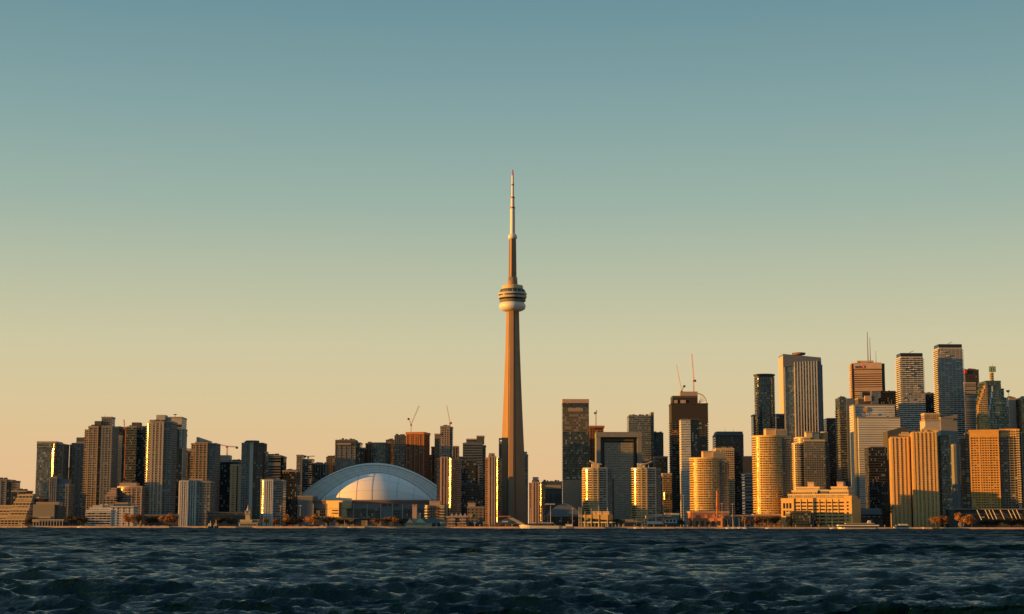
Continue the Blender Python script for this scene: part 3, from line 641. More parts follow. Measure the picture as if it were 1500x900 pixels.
vol(b, (959, 978), 670, 2560, 30, brz, cap=0); vol(b, (958.7, 978.3), 668.5, 2558.6, 33, MATS['pinkstone'], bot=671.3, cap=0, name='roof_band')
vol(b, (971, 984), 694, 2420, 24, sun_glass, cap=.3, name='lit_annexe'); glint_panel(b, 973, 1.2, 722, 2412, zlo=42)
# curved-roof condos
def curved_condo(label, pa, side, Y):
    b = B(label, pa+20, Y, name='condominium', group='pair of harbour condominiums with curved roof wings')
    sg = 1 if side > 0 else -1
    vol(b, (pa, pa+21), 686, Y, 26, sun_condo, slab=(1.3, 1.0, 3.0), pier=(6.5, .9, 1.5), shape='lround', slabmat=MATS['cream'], piermat=MATS['cream'], capmat=CL)
    vol(b, (pa+21.4, pa+34), 686, Y+3, 26, ledge, slab=(1.2, 1.0, 3.0), pier=(8, .9, 1.3), slabmat=CL, piermat=CL, capmat=CL, name='middle_bay')
    vol(b, (pa+34.3, pa+41.5), 686.5, Y+6, 24, grey_, slab=(.6, .9, 3.0), slabmat=CG, capmat=CG, name='right_bay')
    c = pa+(13 if side > 0 else 17)
    vol(b, (c-5, c+6), 679, Y+8, 14, CL, bot=687, cap=0, name='penthouse')
    pts = []
    for i in range(11):
        u = i/10
        p = at(pa+9+u*17 if side < 0 else pa+12+u*17, (675+5*math.sin(u*1.45)) if side < 0 else (680.2-5*(1-math.cos(u*1.5))), Y+4)
        pts.append(p)
    m = MB()
    vs = []
    for p in pts: vs += [(p[0], Y, p[2]-1.0), (p[0], Y, p[2]+.2), (p[0], Y+16, p[2]+.2), (p[0], Y+16, p[2]-1.0)]
    fs = [(k*4+j, k*4+(j+1) % 4, k*4+4+(j+1) % 4, k*4+4+j) for k in range(10) for j in range(4)]+[(0, 1, 2, 3), (43, 42, 41, 40)]
    m.add(vs, fs); m.build('roof_wing', CL, b)
    for k in (3, 7):
        m = MB(); m.tube((pts[k][0], Y+3, pts[k][2]-.5), (pts[k][0], Y+3, zat(687, Y, pa)), .5); m.build('wing_post', CL, b)
    vol(b, (pa+41.7, pa+44.5), 700, Y+9, 20, dark_, name='side_wing')
curved_condo('balconied condominium with curved roof wing rising left, behind flagpole pavilion', 855, -1, 2150)
curved_condo('balconied condominium with curved roof wing rising right, twin beside it', 926, 1, 2150)
# netted construction tower
b = B('tall dark netted tower under construction with two cranes on top', 1010, 2500, name='unfinished_tower')
vol(b, (983.5, 1037), 591.5, 2500, 40, MATS['netting'], bot=618, cap=.4, name='netting', capmat=MATS['netting'])
vol(b, (984, 1036.6), 617, 2501, 38, facade('bare_storeys', (.17, .13, .10), (.04, .045, .05), 3.4, 5, .62, .85), slab=(1.3, .9), slabmat=MATS['concrete_dark'], cap=0)
vol(b, (985, 995.6), 630, 2499.2, 3, red_, bot=652, cap=0, name='unclad_floors')
vol(b, (985, 1022), 583, 2504, 30, MATS['netting'], bot=592, cap=0, name='top_storey'); vol(b, (985, 1022), 580, 2503, 32, CD, bot=583.4, cap=0, name='roof_deck')
for q in ((988, 992.5), (996.8, 1004.5)): vol(b, q, 586.3, 2503, 3, MATS['pinkstone'], bot=590.8, cap=0, name='wall_panel')
vol(b, (996.5, 1022), 573.8, 2508, 20, MATS['concrete_pink'], bot=580.2, cap=0, name='scaffold_deck')
pts = [at(1022+13*math.sin(t), 592-15*math.cos(t), 2503) for t in [i*math.pi/2/8 for i in range(9)]]
m = MB()
for p, q in zip(pts[:-1], pts[1:]): m.tube(p, q, .9, n=5)
for p in pts[2:7]: m.tube(p, at(1023, 591, 2503), .35, n=4)
m.build('curved_steel_frame', CL, b)
b = B('pale blank slab tower standing in front of the netted construction tower', 1010, 2400, name='slab_tower')
vol(b, (997.5, 1011.4), 615, 2400, 26, pale_, cap=.2, capmat=CG); vol(b, (1011.7, 1023.7), 614.2, 2403, 26, dark_, cap=.2, capmat=CD, name='dark_wing')
tower_crane('left leaning pale crane boom on the netted construction tower', 998.4, 574, (990.5, 534.3), 2510, (1002.5, 565), 572.5, 'crane_pale', 1.7)
tower_crane('upright tall crane with dark counterweight on the netted tower', 1016.3, 574, (1013.3, 518.8), 2512, (1018.2, 557), 557.5, 'crane_red', 1.7)
b = B('dark brown office tower with low sloping crown right of netted tower', 1068, 2620, name='office_tower')
vol(b, (1048, 1089), 638, 2620, 40, facade('dark_brown_office', (.09, .075, .06), (.08, .075, .07), 3.7, 1.8, .6, .7), cap=.2, capmat=CD)
xa, xb = at(1048, 638, 2620)[0], at(1089, 638, 2620)[0]; za, zb2 = zat(638.6, 2620, 1068), zat(632, 2620, 1068)
MB().prism(rect(xa, xb, 2619, 2661), za, zb2, rect(xa+3, xb-.5, 2626, 2656)).build('crown', CD, b)
for p in (1062, 1074): mast(b, p, 627.5, 633, 2640, .3)
b = B('gold lit slab tower with dark windowed side between two round condos', 1070, 2300, name='apartment_tower')
vol(b, (1049, 1075), 657.5, 2300, 30, sun_condo, slab=(.4, .8, 3.0), slabmat=CL, capmat=MATS['cream']); vol(b, (1075.3, 1083.5), 661, 2303, 28, black_, slab=(.3, .5), slabmat=CD, name='dark_wing')
pent(b, (1058, 1073), 655, 658, 2308, 12, MATS['cream'])
def round_condo(label, p0, p1, top, Y, pt, ptop, base, frac=.5):
    b = B(label, (p0+p1)/2, Y, name='condominium')
    w = at(p1, top, Y)[0]-at(p0, top, Y)[0]
    vol(b, (p0, p1), top, Y, w*.8, sun_condo, bot=None, slab=(.7, .75, 3.0), shape='round', slabmat=MATS['sunlit_cream'], capmat=MATS['sunlit_cream'])
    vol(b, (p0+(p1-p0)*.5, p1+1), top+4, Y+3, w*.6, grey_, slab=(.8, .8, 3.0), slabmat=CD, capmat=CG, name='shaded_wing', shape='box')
    vol(b, (pt[0], pt[0]+(pt[1]-pt[0])*.45), ptop, Y+12, 20, MATS['sunlit_cream'], bot=top+1, cap=.2, name='penthouse'); vol(b, (pt[0]+(pt[1]-pt[0])*.46, pt[1]), ptop+1, Y+9, 20, CG, bot=top+1, cap=.2, name='penthouse')  # wing and penthouse halves coloured gold for lit, grey for shaded
    vol(b, (p0-1, p1+2), base, Y-4, w*.9, MATS['brick_red'] if p0 < 1050 else brown_, cap=.4, name='podium', capmat=MATS['concrete_pink'])
    return b
round_condo('round golden condominium with vertical glint above the red waterfront shed', 1012.5, 1066, 671, 2120, (1030, 1062), 661.5, 750)
round_condo('larger round golden condominium with vertical glint left of arcade terminal', 1105, 1158, 638.5, 2110, (1122, 1153), 628.5, 754)
b = B('small orange and grey louvred block squeezed between the round condos', 1096, 2420, name='office_block')
vol(b, (1091, 1101.6), 669, 2420, 24, MATS['rust_orange'], bot=694, cap=.2, name='orange_top'); vol(b, (1090.6, 1103), 694, 2417, 28, ribb_, slab=(.4, 1.3, 5), slabmat=CL, capmat=CL)
b = B('slim round glass tower with a flat disc roof', 1122, 2600, name='glass_tower')
vol(b, (1107, 1136.5), 552, 2600, 32, mirror, shape='round', slab=(.5, .5, 3.9), slabmat=CG, cap=0); vol(b, (1106.7, 1136.8), 548.2, 2599, 34, MATS['concrete_dark'], bot=550.2, cap=.8, shape='round', name='disc_roof', capmat=CD)
vol(b, (1108, 1135.5), 549.5, 2601, 30, CD, bot=553, cap=0, shape='round', name='top_storey'); vol(b, (1137, 1149), 607, 2612, 26, black_, name='east_wing'); vol(b, (1103.4, 1107.5), 608, 2612, 24, dark_, name='west_wing')
# white finned tower
b = B('tall tower with white vertical fins and a slanted glass crown', 1174, 2700, name='office_tower')
vol(b, (1147.2, 1202), 529, 2700, 44, curt_, cap=0, name='facade'); Y0 = 2700
vol(b, (1146.6, 1149.6), 521, 2699, 46, CL, cap=0, name='corner_fin')
vol(b, (1196, 1202.8), 525, 2698.8, 46, MATS['blue_panel'], cap=0, name='blue_corner', slab=(.2, .5, 3.8), slabmat=MATS['teal_panel'])
for k in range(9):
    p = 1163.5+k*4.05; xx = at(p, 530, Y0)[0]
    MB().box(xx-.75, xx+.75, 2697.4, 2700.3, 2, zat(530.5-.15*k, Y0, p)).build('fin', MATS['white_panel'], b)
xa, xb = at(1147, 528, Y0)[0], at(1202, 528, Y0)[0]
MB().prism(rect(xa, xb, 2698.3, 2746), [zat(538, Y0, 1147), zat(529, Y0, 1202), zat(529, Y0, 1202), zat(538, Y0, 1147)], [zat(518.8, Y0, 1147), zat(524, Y0, 1202), zat(524, Y0, 1202), zat(518.8, Y0, 1147)]).build('slanted_crown', MATS['blue_panel'], b)
vol(b, (1163, 1181), 517, 2705, 26, MATS['rust_orange'], bot=519, cap=.9, shape='round', name='helipad', capmat=MATS['concrete_dark'])
vol(b, (1202.6, 1204.6), 535, 2712, 30, dark_, name='side_wing', cap=.1)
b = B('stepped condominium with gold top terraces in front of white finned tower', 1188, 2240, name='condominium')
vol(b, (1161.5, 1172), 650, 2244, 26, sun_condo, slab=(1.0, .8, 3.0), shape='lround', slabmat=CL, capmat=MATS['cream'], name='left_terraces'); vol(b, (1168, 1186), 641, 2248, 26, sun_condo, slab=(.8, .8, 3.0), slabmat=CL, capmat=MATS['cream'], shape='lround')
vol(b, (1178, 1208), 645, 2243, 30, grey_, slab=(.8, .8, 3.0), slabmat=CG, capmat=MATS['cream'], name='front_bay'); vol(b, (1181, 1190), 633, 2256, 14, MATS['cream'], bot=642, cap=.3, name='penthouse'); vol(b, (1191, 1199), 634, 2258, 14, MATS['cream'], bot=646, cap=.3, name='penthouse'); vol(b, (1203, 1213), 633.5, 2262, 10, sun_condo, bot=650, cap=.5, name='corner_turret', capmat=MATS['cream'], shape='round')
vol(b, (1208.3, 1214.6), 648, 2250, 24, dark_, slab=(.6, .7, 3.0), slabmat=CD, name='right_bay')
b = B('black boxy tower just right of the white finned tower', 1220, 2740, name='office_tower')
vol(b, (1210.5, 1229), 614, 2740, 34, black_, cap=0); xa, xb = at(1210.5, 614, 2740)[0], at(1229, 614, 2740)[0]
MB().prism(rect(xa, xb, 2740, 2774), zat(614.2, 2740, 1220), zat(612.4, 2740, 1220), rect(xa+2, xb-2, 2743, 2771)).build('crown', MATS['black_panel'], b)
b = B('blue-grey tower with ribbed left edge left of the slab with orange emblem', 1240, 2520, name='office_tower')
vol(b, (1229.8, 1239.5), 583, 2522, 34, teal_, slab=(1.2, .9, 3.6), slabmat=CG, slabz=(0, zat(600, 2522, 1235)), cap=.2, capmat=MATS['teal_panel']); vol(b, (1239.8, 1251), 584.5, 2520, 36, MATS['blue_panel'], name='blank_wall', cap=.2, capmat=MATS['blue_panel'])
b = B('pink stone bank tower with red roundel sign and three masts', 1270, 2800, name='office_tower')
vol(b, (1247.6, 1295), 533, 2800, 46, MATS['black_panel'], cap=0); vol(b, (1251.7, 1291), 532, 2797.5, 5, facade('stone_bands', (.55, .37, .26), (.05, .04, .035), 3.7, 90, .45, .999, .3, .3), cap=0, name='stone_front', bot=None)
vol(b, (1251.4, 1291.3), 531.6, 2796.4, 6, MATS['pinkstone'], bot=540, cap=0, name='sign_panel'); vol(b, (1247.2, 1251), 531.7, 2801, 44, MATS['cream'], cap=0, name='sunlit_stone_side')
xs = at(1247.2, 535, 2801)[0]
MB().box(xs-1.6, xs+.2, 2803, 2842, 2, zat(533, 2801, 1247)).build('side_wall', facade('sunlit_stone_side', (.62, .44, .30), (.10, .07, .05), 3.7, 90, .4, .999, .3, .3), b)  # side stone paler than the front, its sunlight put into the colour
pent(b, (1254, 1278), 528.5, 533, 2812, 16, MATS['pinkstone']); roofkit(b, 1256, 1290, 531.5, 2800, 5, 12)
mast(b, 1268.4, 486.5, 530, 2815, 1.0); mast(b, 1271.6, 495, 530, 2818, .8); mast(b, 1280.6, 514.5, 531, 2815, .5)
b = B('long black flat building behind the slab with orange emblem', 1300, 2680, name='office_building')
vol(b, (1290, 1318), 573.6, 2680, 40, black_, cap=.1, capmat=MATS['black_panel']); pent(b, (1263, 1276), 574.5, 584, 2690, 16, MATS['black_panel']); pent(b, (1276.5, 1286.5), 573, 592, 2680, 16, MATS['blue_panel'])
vol(b, (1257, 1290), 583.5, 2684, 30, CD, name='lower_wing', cap=.1); pent(b, (1267, 1276.5), 580, 588, 2679, 6, MATS['pinkstone'])
b = B('pale grey slab building with orange roundel sign near its top', 1284, 2440, name='office_building')
vol(b, (1250, 1310.5), 593.2, 2450, 30, pale_, cap=.2, capmat=CG, name='sign_block'); vol(b, (1257, 1318.5), 611.6, 2440, 36, facade('pale_lines', (.60, .58, .51), (.42, .40, .35), 3.4, 80, .3, .999, .5, .1), cap=.2, capmat=CG, name='facade')
vol(b, (1250, 1252.6), 594, 2447, 6, MATS['cream'], cap=0, name='corner_strip'); vol(b, (1253, 1256.8), 612, 2445, 8, CG, cap=0, name='recess')
b = B('dark rounded-top tower standing before the pale sign slab', 1285, 2300, name='office_tower')
vol(b, (1272, 1299.4), 656, 2300, 26, black_, slab=(.3, .6, 3.6), slabmat=CD, cap=0); pent(b, (1275, 1297), 654.5, 657, 2303, 20, CD)
b = B('dark wedge-roofed block left of the twin golden flats', 1312, 2360, name='office_block')
xa, xb = at(1300, 631, 2360)[0], at(1328, 631, 2360)[0]
MB().prism(rect(xa, xb, 2360, 2390), GZ, [zat(632, 2360, 1300), zat(624, 2360, 1328)]+[zat(624, 2360, 1328), zat(632, 2360, 1300)]).build('facade', CD, b)
# ================================================================== RIGHT
def crown_tower(label, p0, p1, top, Y, grp=None):
    b = B(label, (p0+p1)/2, Y, name='apartment_tower', group=grp)
    vol(b, (p0+1, p1-1), top+7, Y, 30, facade('wavy_balconies', (.40, .38, .34), (.08, .09, .10), 3.2, 6, .62, .85), slab=(1.6, 1.2), slabmat=WP, cap=0, shape='box')
    vol(b, (p0+1.5, p1-1.5), top+1, Y+1, 28, MATS['white_panel'], bot=top+8, cap=0, name='top_storeys'); vol(b, (p0+1, p1-2), top+.4, Y+.5, 28, MATS['black_panel'], bot=top+5.4, cap=0, name='dark_crown')
    x, _, z = at((p0+p1)/2, top, Y+10); MB().tube((x-4, Y+10, z), (x+3, Y+10, z+3), .4).build('window_cleaning_arm', CD, b)
    rr = random.Random(int(p0))
    xa, xb = at(p0+1, top, Y)[0], at(p1-1, top, Y)[0]
    for i in range(80):
        x = rr.uniform(xa, xb-5); k = rr.randint(6, int((zat(top+8, Y, p0))/3.2)-1)
        MB().box(x, x+rr.uniform(3, 6), Y-2.3-.01*i, Y-.2, k*3.2+.03, k*3.2+1.5).build('balcony_screen', MATS['white_panel'], b)
crown_tower('white banded apartment tower with black crown, the lower of two near the right', 1318, 1353, 517, 2560)
crown_tower('white banded apartment tower with black crown, the taller of two near the right', 1373.6, 1410.5, 504, 2600)
b = B('dark teal block between the two black-crowned white towers', 1365, 2720, name='office_building')
vol(b, (1355, 1376), 577, 2720, 34, black_, cap=.1, capmat=MATS['teal_panel']); vol(b, (1352, 1364), 576, 2724, 20, teal_, cap=.1, name='side_wing')
b = B('grey stepped slab with sloping roof and lit shoulder behind twin golden flats', 1390, 2400, name='office_building')
vol(b, (1378, 1402), 612, 2400, 30, CG, cap=.2); vol(b, (1355, 1378.2), 616, 2402, 30, CL, cap=.3, name='lower_wing'); vol(b, (1354, 1377), 606, 2408, 20, sun_condo, bot=617, cap=.3, name='lit_storey', capmat=MATS['cream'])
xa, xb = at(1377.6, 612, 2399)[0], at(1402.4, 612, 2399)[0]
MB().prism(rect(xa, xb, 2399, 2431), zat(613, 2400, 1390), [zat(612.3, 2400, 1378), zat(607, 2400, 1402), zat(607, 2400, 1402), zat(612.3, 2400, 1378)]).build('sloping_roof', CG, b)
x_, _, z_ = at(1397, 614.5, 2398.7); MB().box(x_-1.4, x_+1.4, 2398.4, 2401, z_-1.6, z_+1.6).build('round_opening', CD, b)
b = B('dark red-topped tower with lower pale left wing right of taller crowned tower', 1423, 2700, name='office_tower')
vol(b, (1413.5, 1433.6), 542, 2706, 34, facade('dark_red_tower', (.09, .05, .04), (.05, .04, .04), 3.8, 1.8, .6, .7), cap=.2, capmat=CD); vol(b, (1412.6, 1429.6), 561, 2700, 28, facade('ribbed_pale', (.42, .36, .28), (.10, .10, .09), 3.6, 50, .45, .999, .3, .3), cap=.2, capmat=CL, name='left_wing')
vol(b, (1413.2, 1416.5), 542, 2704, 6, MATS['red_mark'], bot=547, cap=0, name='red_sign')
b = B('stepped green glass tower with spire carrying a green sign', 1455, 2505, name='office_tower')
tgl = facade('stepped_glass', (.10, .12, .11), (.20, .26, .25), 3.7, 2.4, .7, .88, .09, .85, tilt=.02)
tgo = sun_glass
for i, (a, c, t, dy) in enumerate(((1444, 1466, 558.5, 0), (1440.5, 1470.5, 570, 4), (1437, 1474, 583, 8), (1434.5, 1477.4, 597, 12))):
    vol(b, (a, c), t, 2505+dy, 44-dy*2, tgl, cap=.1, capmat=MATS['teal_panel'], name='stepped_tier', slab=(.15, .4, 3.7), slabmat=MATS['teal_panel'])
for i in range(6): vol(b, (1433.5+i*1.9, 1436.5+i*1.9), 592-i*5.6, 2503-i*.1, 12, sun_condo, cap=0, name='corner_bay')
for i in range(5): vol(b, (1449-i*1.2+3, 1451.5-i*1.2+3), 566+i*9, 2503.8, 4, MATS['white_panel'], bot=574+i*9, cap=0, name='stepped_fin')
vol(b, (1451.6, 1455.6), 546, 2525, 8, sun_condo, bot=560, cap=0, name='spire_base'); mast(b, 1453.6, 533, 548, 2527, .8, 'cream', 'spire')
x, _, z = at(1453.6, 541, 2521)
MB().box(x-5, x+5, 2520, 2522.5, z-4.2, z+4.2).build('sign_box', MATS['green_mark'], b)
b = B('bronze tower with small rooftop antenna dish right of stepped green tower', 1484, 2760, name='office_tower')
vol(b, (1477.8, 1487.8), 583, 2760, 30, MATS['pinkstone'], cap=.2); vol(b, (1488, 1494), 586, 2764, 30, teal_, cap=.2, name='side_wing'); mast(b, 1477.5, 571, 584, 2770, .5); 
x, _, z = at(1476.5, 573, 2768); MB().lathe(x, 2768, [(.4, z-3), (3.2, z-.5), (3.4, z+1), (2.8, z+1.3)], 12).build('dish', MATS['pinkstone'], b)
b = B('gold lit tower cut by the right edge of the picture', 1500, 2740, name='office_tower')
vol(b, (1495.5, 1512), 583, 2740, 30, sun_glass, cap=.3, capmat=MATS['cream'])
# twin golden flats
def twin(label, p0, p1, top, pp, Y, wing=None):
    b = B(label, (p0+p1)/2, Y, name='apartment_block')
    cols = 5; w = (p1-p0)/cols
    vol(b, (p0, p1), top, Y, 30, facade('sunlit_flats', (.55, .36, .15), (.09, .08, .06), 3.0, 2.0, .5, .5), pier=(5.2, 2.3, 1.3), piermat=MATS['sunlit_cream'], slab=(.35, .8, 3.0), slabmat=MATS['sunlit_cream'], capmat=MATS['sunlit_cream'])
    vol(b, (p1+.2, p1+4), top+6, Y+9, 20, black_, slab=(.4, .5, 3.0), slabmat=CG, name='right_bay')  # black material paints in the dark gap beside the block
    vol(b, pp, top-4.5, Y+7, 14, MATS['sunlit_cream'], bot=top+1, cap=.2, name='penthouse'); vol(b, (pp[0]+3, pp[1]-5), top-7, Y+9, 10, CL, bot=top-4, cap=.2, name='penthouse'); roofkit(b, p0, p1, top-1, Y, 5, int(p0))
    if wing: vol(b, wing, top+5, Y+5, 26, teal_, slab=(.3, .5), slabmat=MATS['teal_panel'], name='teal_wing', cap=.2, capmat=MATS['teal_panel'])
    return b
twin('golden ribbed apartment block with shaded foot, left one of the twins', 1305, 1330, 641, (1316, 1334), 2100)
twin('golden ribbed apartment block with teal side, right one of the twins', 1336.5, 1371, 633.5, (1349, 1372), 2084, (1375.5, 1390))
b = B('dark gap building between the teal-sided flats and the big orange hotel', 1395, 2250, name='office_block')
vol(b, (1386, 1399), 651, 2250, 30, black_, cap=.3, capmat=CG); vol(b, (1396.6, 1400.5), 652, 2235, 14, CG, cap=.1, name='pale_edge')
# hotel
b = B('huge grid-fronted hotel slab glowing orange, cut by the right edge', 1450, 2075, name='hotel')
hot = facade('hotel_grid', (.55, .29, .08), (.10, .08, .05), 3.1, 3.3, .45, .68, .12, .7); hshade = facade('hotel_shade', (.28, .25, .20), (.05, .05, .055), 3.1, 4.2, .68, .82)  # orange lit front and dull shaded wings, light put into the colours
vol(b, (1400.5, 1416), 641, 2101, 30, hshade, slab=(.9, .6, 3.1), slabmat=CG, name='left_wing', capmat=MATS['hotel_sunlit'])
vol(b, (1411, 1419.5), 634, 2091, 30, hshade, slab=(.6, .6, 3.1), slabmat=CL, name='left_step', capmat=MATS['hotel_sunlit'])
vol(b, (1421.5, 1462), 640.5, 2075, 40, hot, slab=(.5, .8, 3.1), pier=(12.5, 1.0, .9), slabmat=MATS['hotel_sunlit'], piermat=MATS['hotel_sunlit'], cap=0)
vol(b, (1421.3, 1462.3), 630.5, 2074, 42, MATS['hotel_sunlit'], bot=640.6, cap=.3, name='top_wall', capmat=MATS['hotel_sunlit']); vol(b, (1419.6, 1421.2), 632, 2077, 20, CD, cap=0, name='recess')
vol(b, (1462.6, 1487), 641, 2081, 40, hshade, slab=(.9, .5, 3.1), pier=(11, .5, 1.0), slabmat=CG, piermat=CG, name='shaded_wing', cap=0); vol(b, (1462.6, 1487), 629.6, 2080, 42, sun_condo, bot=641.3, cap=.3, name='top_wall', capmat=MATS['hotel_sunlit'])
vol(b, (1487.2, 1491.4), 630, 2073, 40, sun_condo, name='lit_column', capmat=MATS['hotel_sunlit'], slab=(.4, .6, 3.0), slabmat=CL); vol(b, (1491.6, 1530), 634, 2083, 40, hshade, slab=(.9, .5, 3.1), slabmat=CG, pier=(9, .8, 1.2), piermat=CL, name='right_wing', capmat=MATS['hotel_sunlit'])
roofkit(b, 1430, 1500, 630, 2075, 8, 77)
b = B('dark stepped podium with slanting pale struts below the orange hotel', 1450, 2035, name='podium')
vol(b, (1397, 1530), 746.5, 2038, 24, MATS['roof_dark'], cap=0); vol(b, (1397.5, 1530), 745.2, 2034, 30, CG, bot=747, cap=0, name='roof_beam'); vol(b, (1404, 1530), 753, 2036, 8, CG, bot=754, cap=0, name='floor_beam')
for p in (1431, 1443, 1448.5, 1454, 1465, 1477, 1483, 1489):
    a = at(p, 747, 2033); c = at(p+7, 762, 2031); MB().tube(a, c, .55, n=4).build('slanting_strut', CL, b)
MB().tube(at(1436, 758, 2032), at(1442, 758, 2032), .8).build('lamp_tube', MATS['cream'], b)
# ------------------------------------------------ arcade terminal
TYp = 2020
b = B('orange lit warehouse terminal with window grid and stepped glass attic', 1195, TYp, name='terminal_building')
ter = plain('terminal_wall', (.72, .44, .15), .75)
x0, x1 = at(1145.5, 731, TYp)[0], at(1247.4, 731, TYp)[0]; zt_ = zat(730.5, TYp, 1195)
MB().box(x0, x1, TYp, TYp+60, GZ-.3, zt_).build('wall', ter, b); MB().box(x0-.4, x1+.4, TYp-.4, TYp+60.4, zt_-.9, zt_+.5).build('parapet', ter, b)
vol(b, (1144, 1163), 731, TYp-1.5, 40, ter, name='corner_block', cap=.3, capmat=ter); vol(b, (1237.5, 1247.9), 727.5, TYp-1.5, 40, ter, name='corner_block', cap=.3, capmat=ter)
wm = facade('terminal_pane', (.05, .045, .04), (.05, .045, .04), 30, 1.5, .999, .85, .15, .2)
fl = (zt_-1.4-6)/7
for c in range(8):
    xa = at(1163.7+c*9.2, 740, TYp)[0]
    for r_ in range(7):
        z = 5.2+r_*fl
        MB().box(xa+.7, xa+6.8, TYp-.25, TYp+.6, z+.5, z+fl-1.9).build('window', wm, b)
m = MB()
for c in range(9):
    xa = at(1163.7+c*9.2, 740, TYp)[0]; m.box(xa-.55, xa+.15, TYp-.8, TYp+.5, GZ-.2, zt_-1)
m.build('piers', ter, b)
for r_ in range(7):
    z = 5.2+r_*fl; xa = at(1241.5, 740, TYp)[0]
    MB().box(xa-.9, xa+1.1, TYp-1.8, TYp, z+.6, z+fl-1.6).build('window', wm, b)
for r_ in range(2):
    for c in range(3): xa = at(1147+c*4.6, 740, TYp)[0]; MB().box(xa, xa+2.3, TYp-1.8, TYp, 16+r_*9, 22.5+r_*9).build('window', wm, b)
at_ = facade('attic_glass', (.50, .36, .20), (.30, .24, .15), 3.2, 2.4, .6, .7, .2, .6)
for (a, c, t, d) in ((1150, 1239, 724.5, 8), (1153, 1236, 719, 14), (1156, 1232, 714, 20)):
    if t < 723:
        vol(b, (a, 1191), t, TYp+d, 26, at_, bot=730, cap=.3, name='attic_storey', capmat=MATS['cream']); vol(b, (1208, c), t, TYp+d, 26, at_, bot=730, cap=.3, name='attic_storey', capmat=MATS['cream'])
    else: vol(b, (a, c), t, TYp+d, 26, at_, bot=730.5, cap=.3, name='attic_storey', capmat=MATS['cream'])
vol(b, (1193, 1206), 718.5, TYp+16, 20, MATS['concrete_dark'], bot=726, cap=.5, name='roof_louvre', capmat=CL)
for q in ((1171, 1180), (1214, 1223)): vol(b, q, 707, TYp+26, 14, MATS['pinkstone'], bot=716, cap=.3, name='penthouse')
b = B('low dark glass pavilion with curved ends in front of the terminal', 1175, 1990, name='pavilion')
vol(b, (1161, 1188), 749.5, 1992, 22, facade('olive_glass', (.16, .15, .08), (.14, .14, .09), 3.2, 1.7, .75, .85, .15, .7), slab=(.5, .5, 3.2), slabmat=CD, cap=.3, capmat=CD); vol(b, (1184, 1198), 753, 1993, 18, dark_, shape='round', cap=.3, name='curved_end', capmat=CD); vol(b, (1153, 1163), 751, 1996, 16, MATS['concrete_dark'], shape='round', cap=.3, name='curved_end')
b = B('low grey waterfront box with dark ground floor right of the terminal', 1273, 2070, name='ferry_shed')
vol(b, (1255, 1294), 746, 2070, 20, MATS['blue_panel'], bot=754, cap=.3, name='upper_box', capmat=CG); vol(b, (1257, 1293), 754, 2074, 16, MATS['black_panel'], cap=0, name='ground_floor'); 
for k in range(5): vol(b, (1256+k*7.5, 1260+k*7.5), 756.6, 2072, 3, CL, bot=757.6, cap=0, name='lamp_strip')
# ================================================================== WATERFRONT BUILDINGS
b = B('cream clubhouse with slender pinnacled tower on the left quay', 362, 1935, name='clubhouse')
vol(b, (350, 377), 766.5, 1935, 18, MATS['cream'], cap=.5); vol(b, (352, 369), 762.3, 1937, 12, CL, cap=.4, name='upper_storey', capmat=MATS['cream'])
vol(b, (359.5, 366), 753, 1938, 8, MATS['cream'], cap=.4, name='tower'); vol(b, (358.6, 361), 749, 1938.5, 3, MATS['cream'], bot=754, cap=.1, name='pinnacle'); vol(b, (364.4, 366.4), 748, 1938.5, 3, CL, bot=754, cap=.1, name='pinnacle')
xx, _, zz = at(363, 752, 1941); MB().lathe(xx, 1941, [(2.2, zz-1), (1.8, zz+3), (.5, zz+7), (.1, zz+10)], 8).build('spire', CL, b)
vol(b, (369, 380), 762, 1939, 10, MATS['concrete_pink'], bot=763.3, cap=.3, name='porch_roof'); 
for k in range(5): mast(b, 370+k*2.3, 763, 770, 1938, .3, 'concrete_light', 'porch_post')
for k in range(6): vol(b, (352+k*4, 353.6+k*4), 768.3, 1934.6, 1, MATS['black_panel'], bot=770.3, cap=0, name='window')
b = B('low brown terraced podium behind the left clubhouse', 335, 2030, name='podium')
for i in range(3): vol(b, (304+i*2, 356+i*4), 751+i*5, 2044-i*6, 20, brown_ if i != 1 else CD, cap=.4, name='terrace_storey', capmat=MATS['concrete_dark'])
b = B('long grey low wing at the foot of the tall sunlit left tower', 236, 2040, name='podium')
vol(b, (212, 262), 754.5, 2060, 16, MATS['roof_dark'], cap=.4, capmat=MATS['blue_panel'])
# teal roofed pavilion + white tower
b = B('waterfront pavilion with pale square tower and green sloping roofs', 615, 1985, name='pavilion')
vol(b, (594, 632), 767.5, 1985, 16, MATS['cream'], cap=.4); vol(b, (604, 610.5), 741, 1992, 7, MATS['pinkstone'], cap=.3, name='tower'); vol(b, (604.3, 606), 738.8, 1992.3, 2, MATS['pinkstone'], bot=742, cap=0, name='tower_horn'); vol(b, (608.5, 610.2), 738.8, 1992.3, 2, MATS['pinkstone'], bot=742, cap=0, name='tower_horn'); vol(b, (611, 616), 752.5, 1993, 6, MATS['pinkstone'], cap=.3, name='stair_turret')
def gable(b, p0, p1, top, bot, Y, D, mat, name='roof', ridge=None):
    xa, za = at(p0, bot, Y)[0], zat(bot, Y, p0); xb = at(p1, bot, Y)[0]; zc = zat(top, Y, p0); r_ = ridge or ((p0+p1)/2, (p0+p1)/2)
    ra, rb = at(r_[0], top, Y)[0], at(r_[1], top, Y)[0]
    m = MB(); m.add([(xa, Y, za), (xb, Y, za), (xb, Y+D, za), (xa, Y+D, za), (ra, Y+D*.45, zc), (rb, Y+D*.5, zc)], [(0, 1, 5, 4), (1, 2, 5), (2, 3, 4, 5), (3, 0, 4), (3, 2, 1, 0)])
    return m.build(name, mat, b)
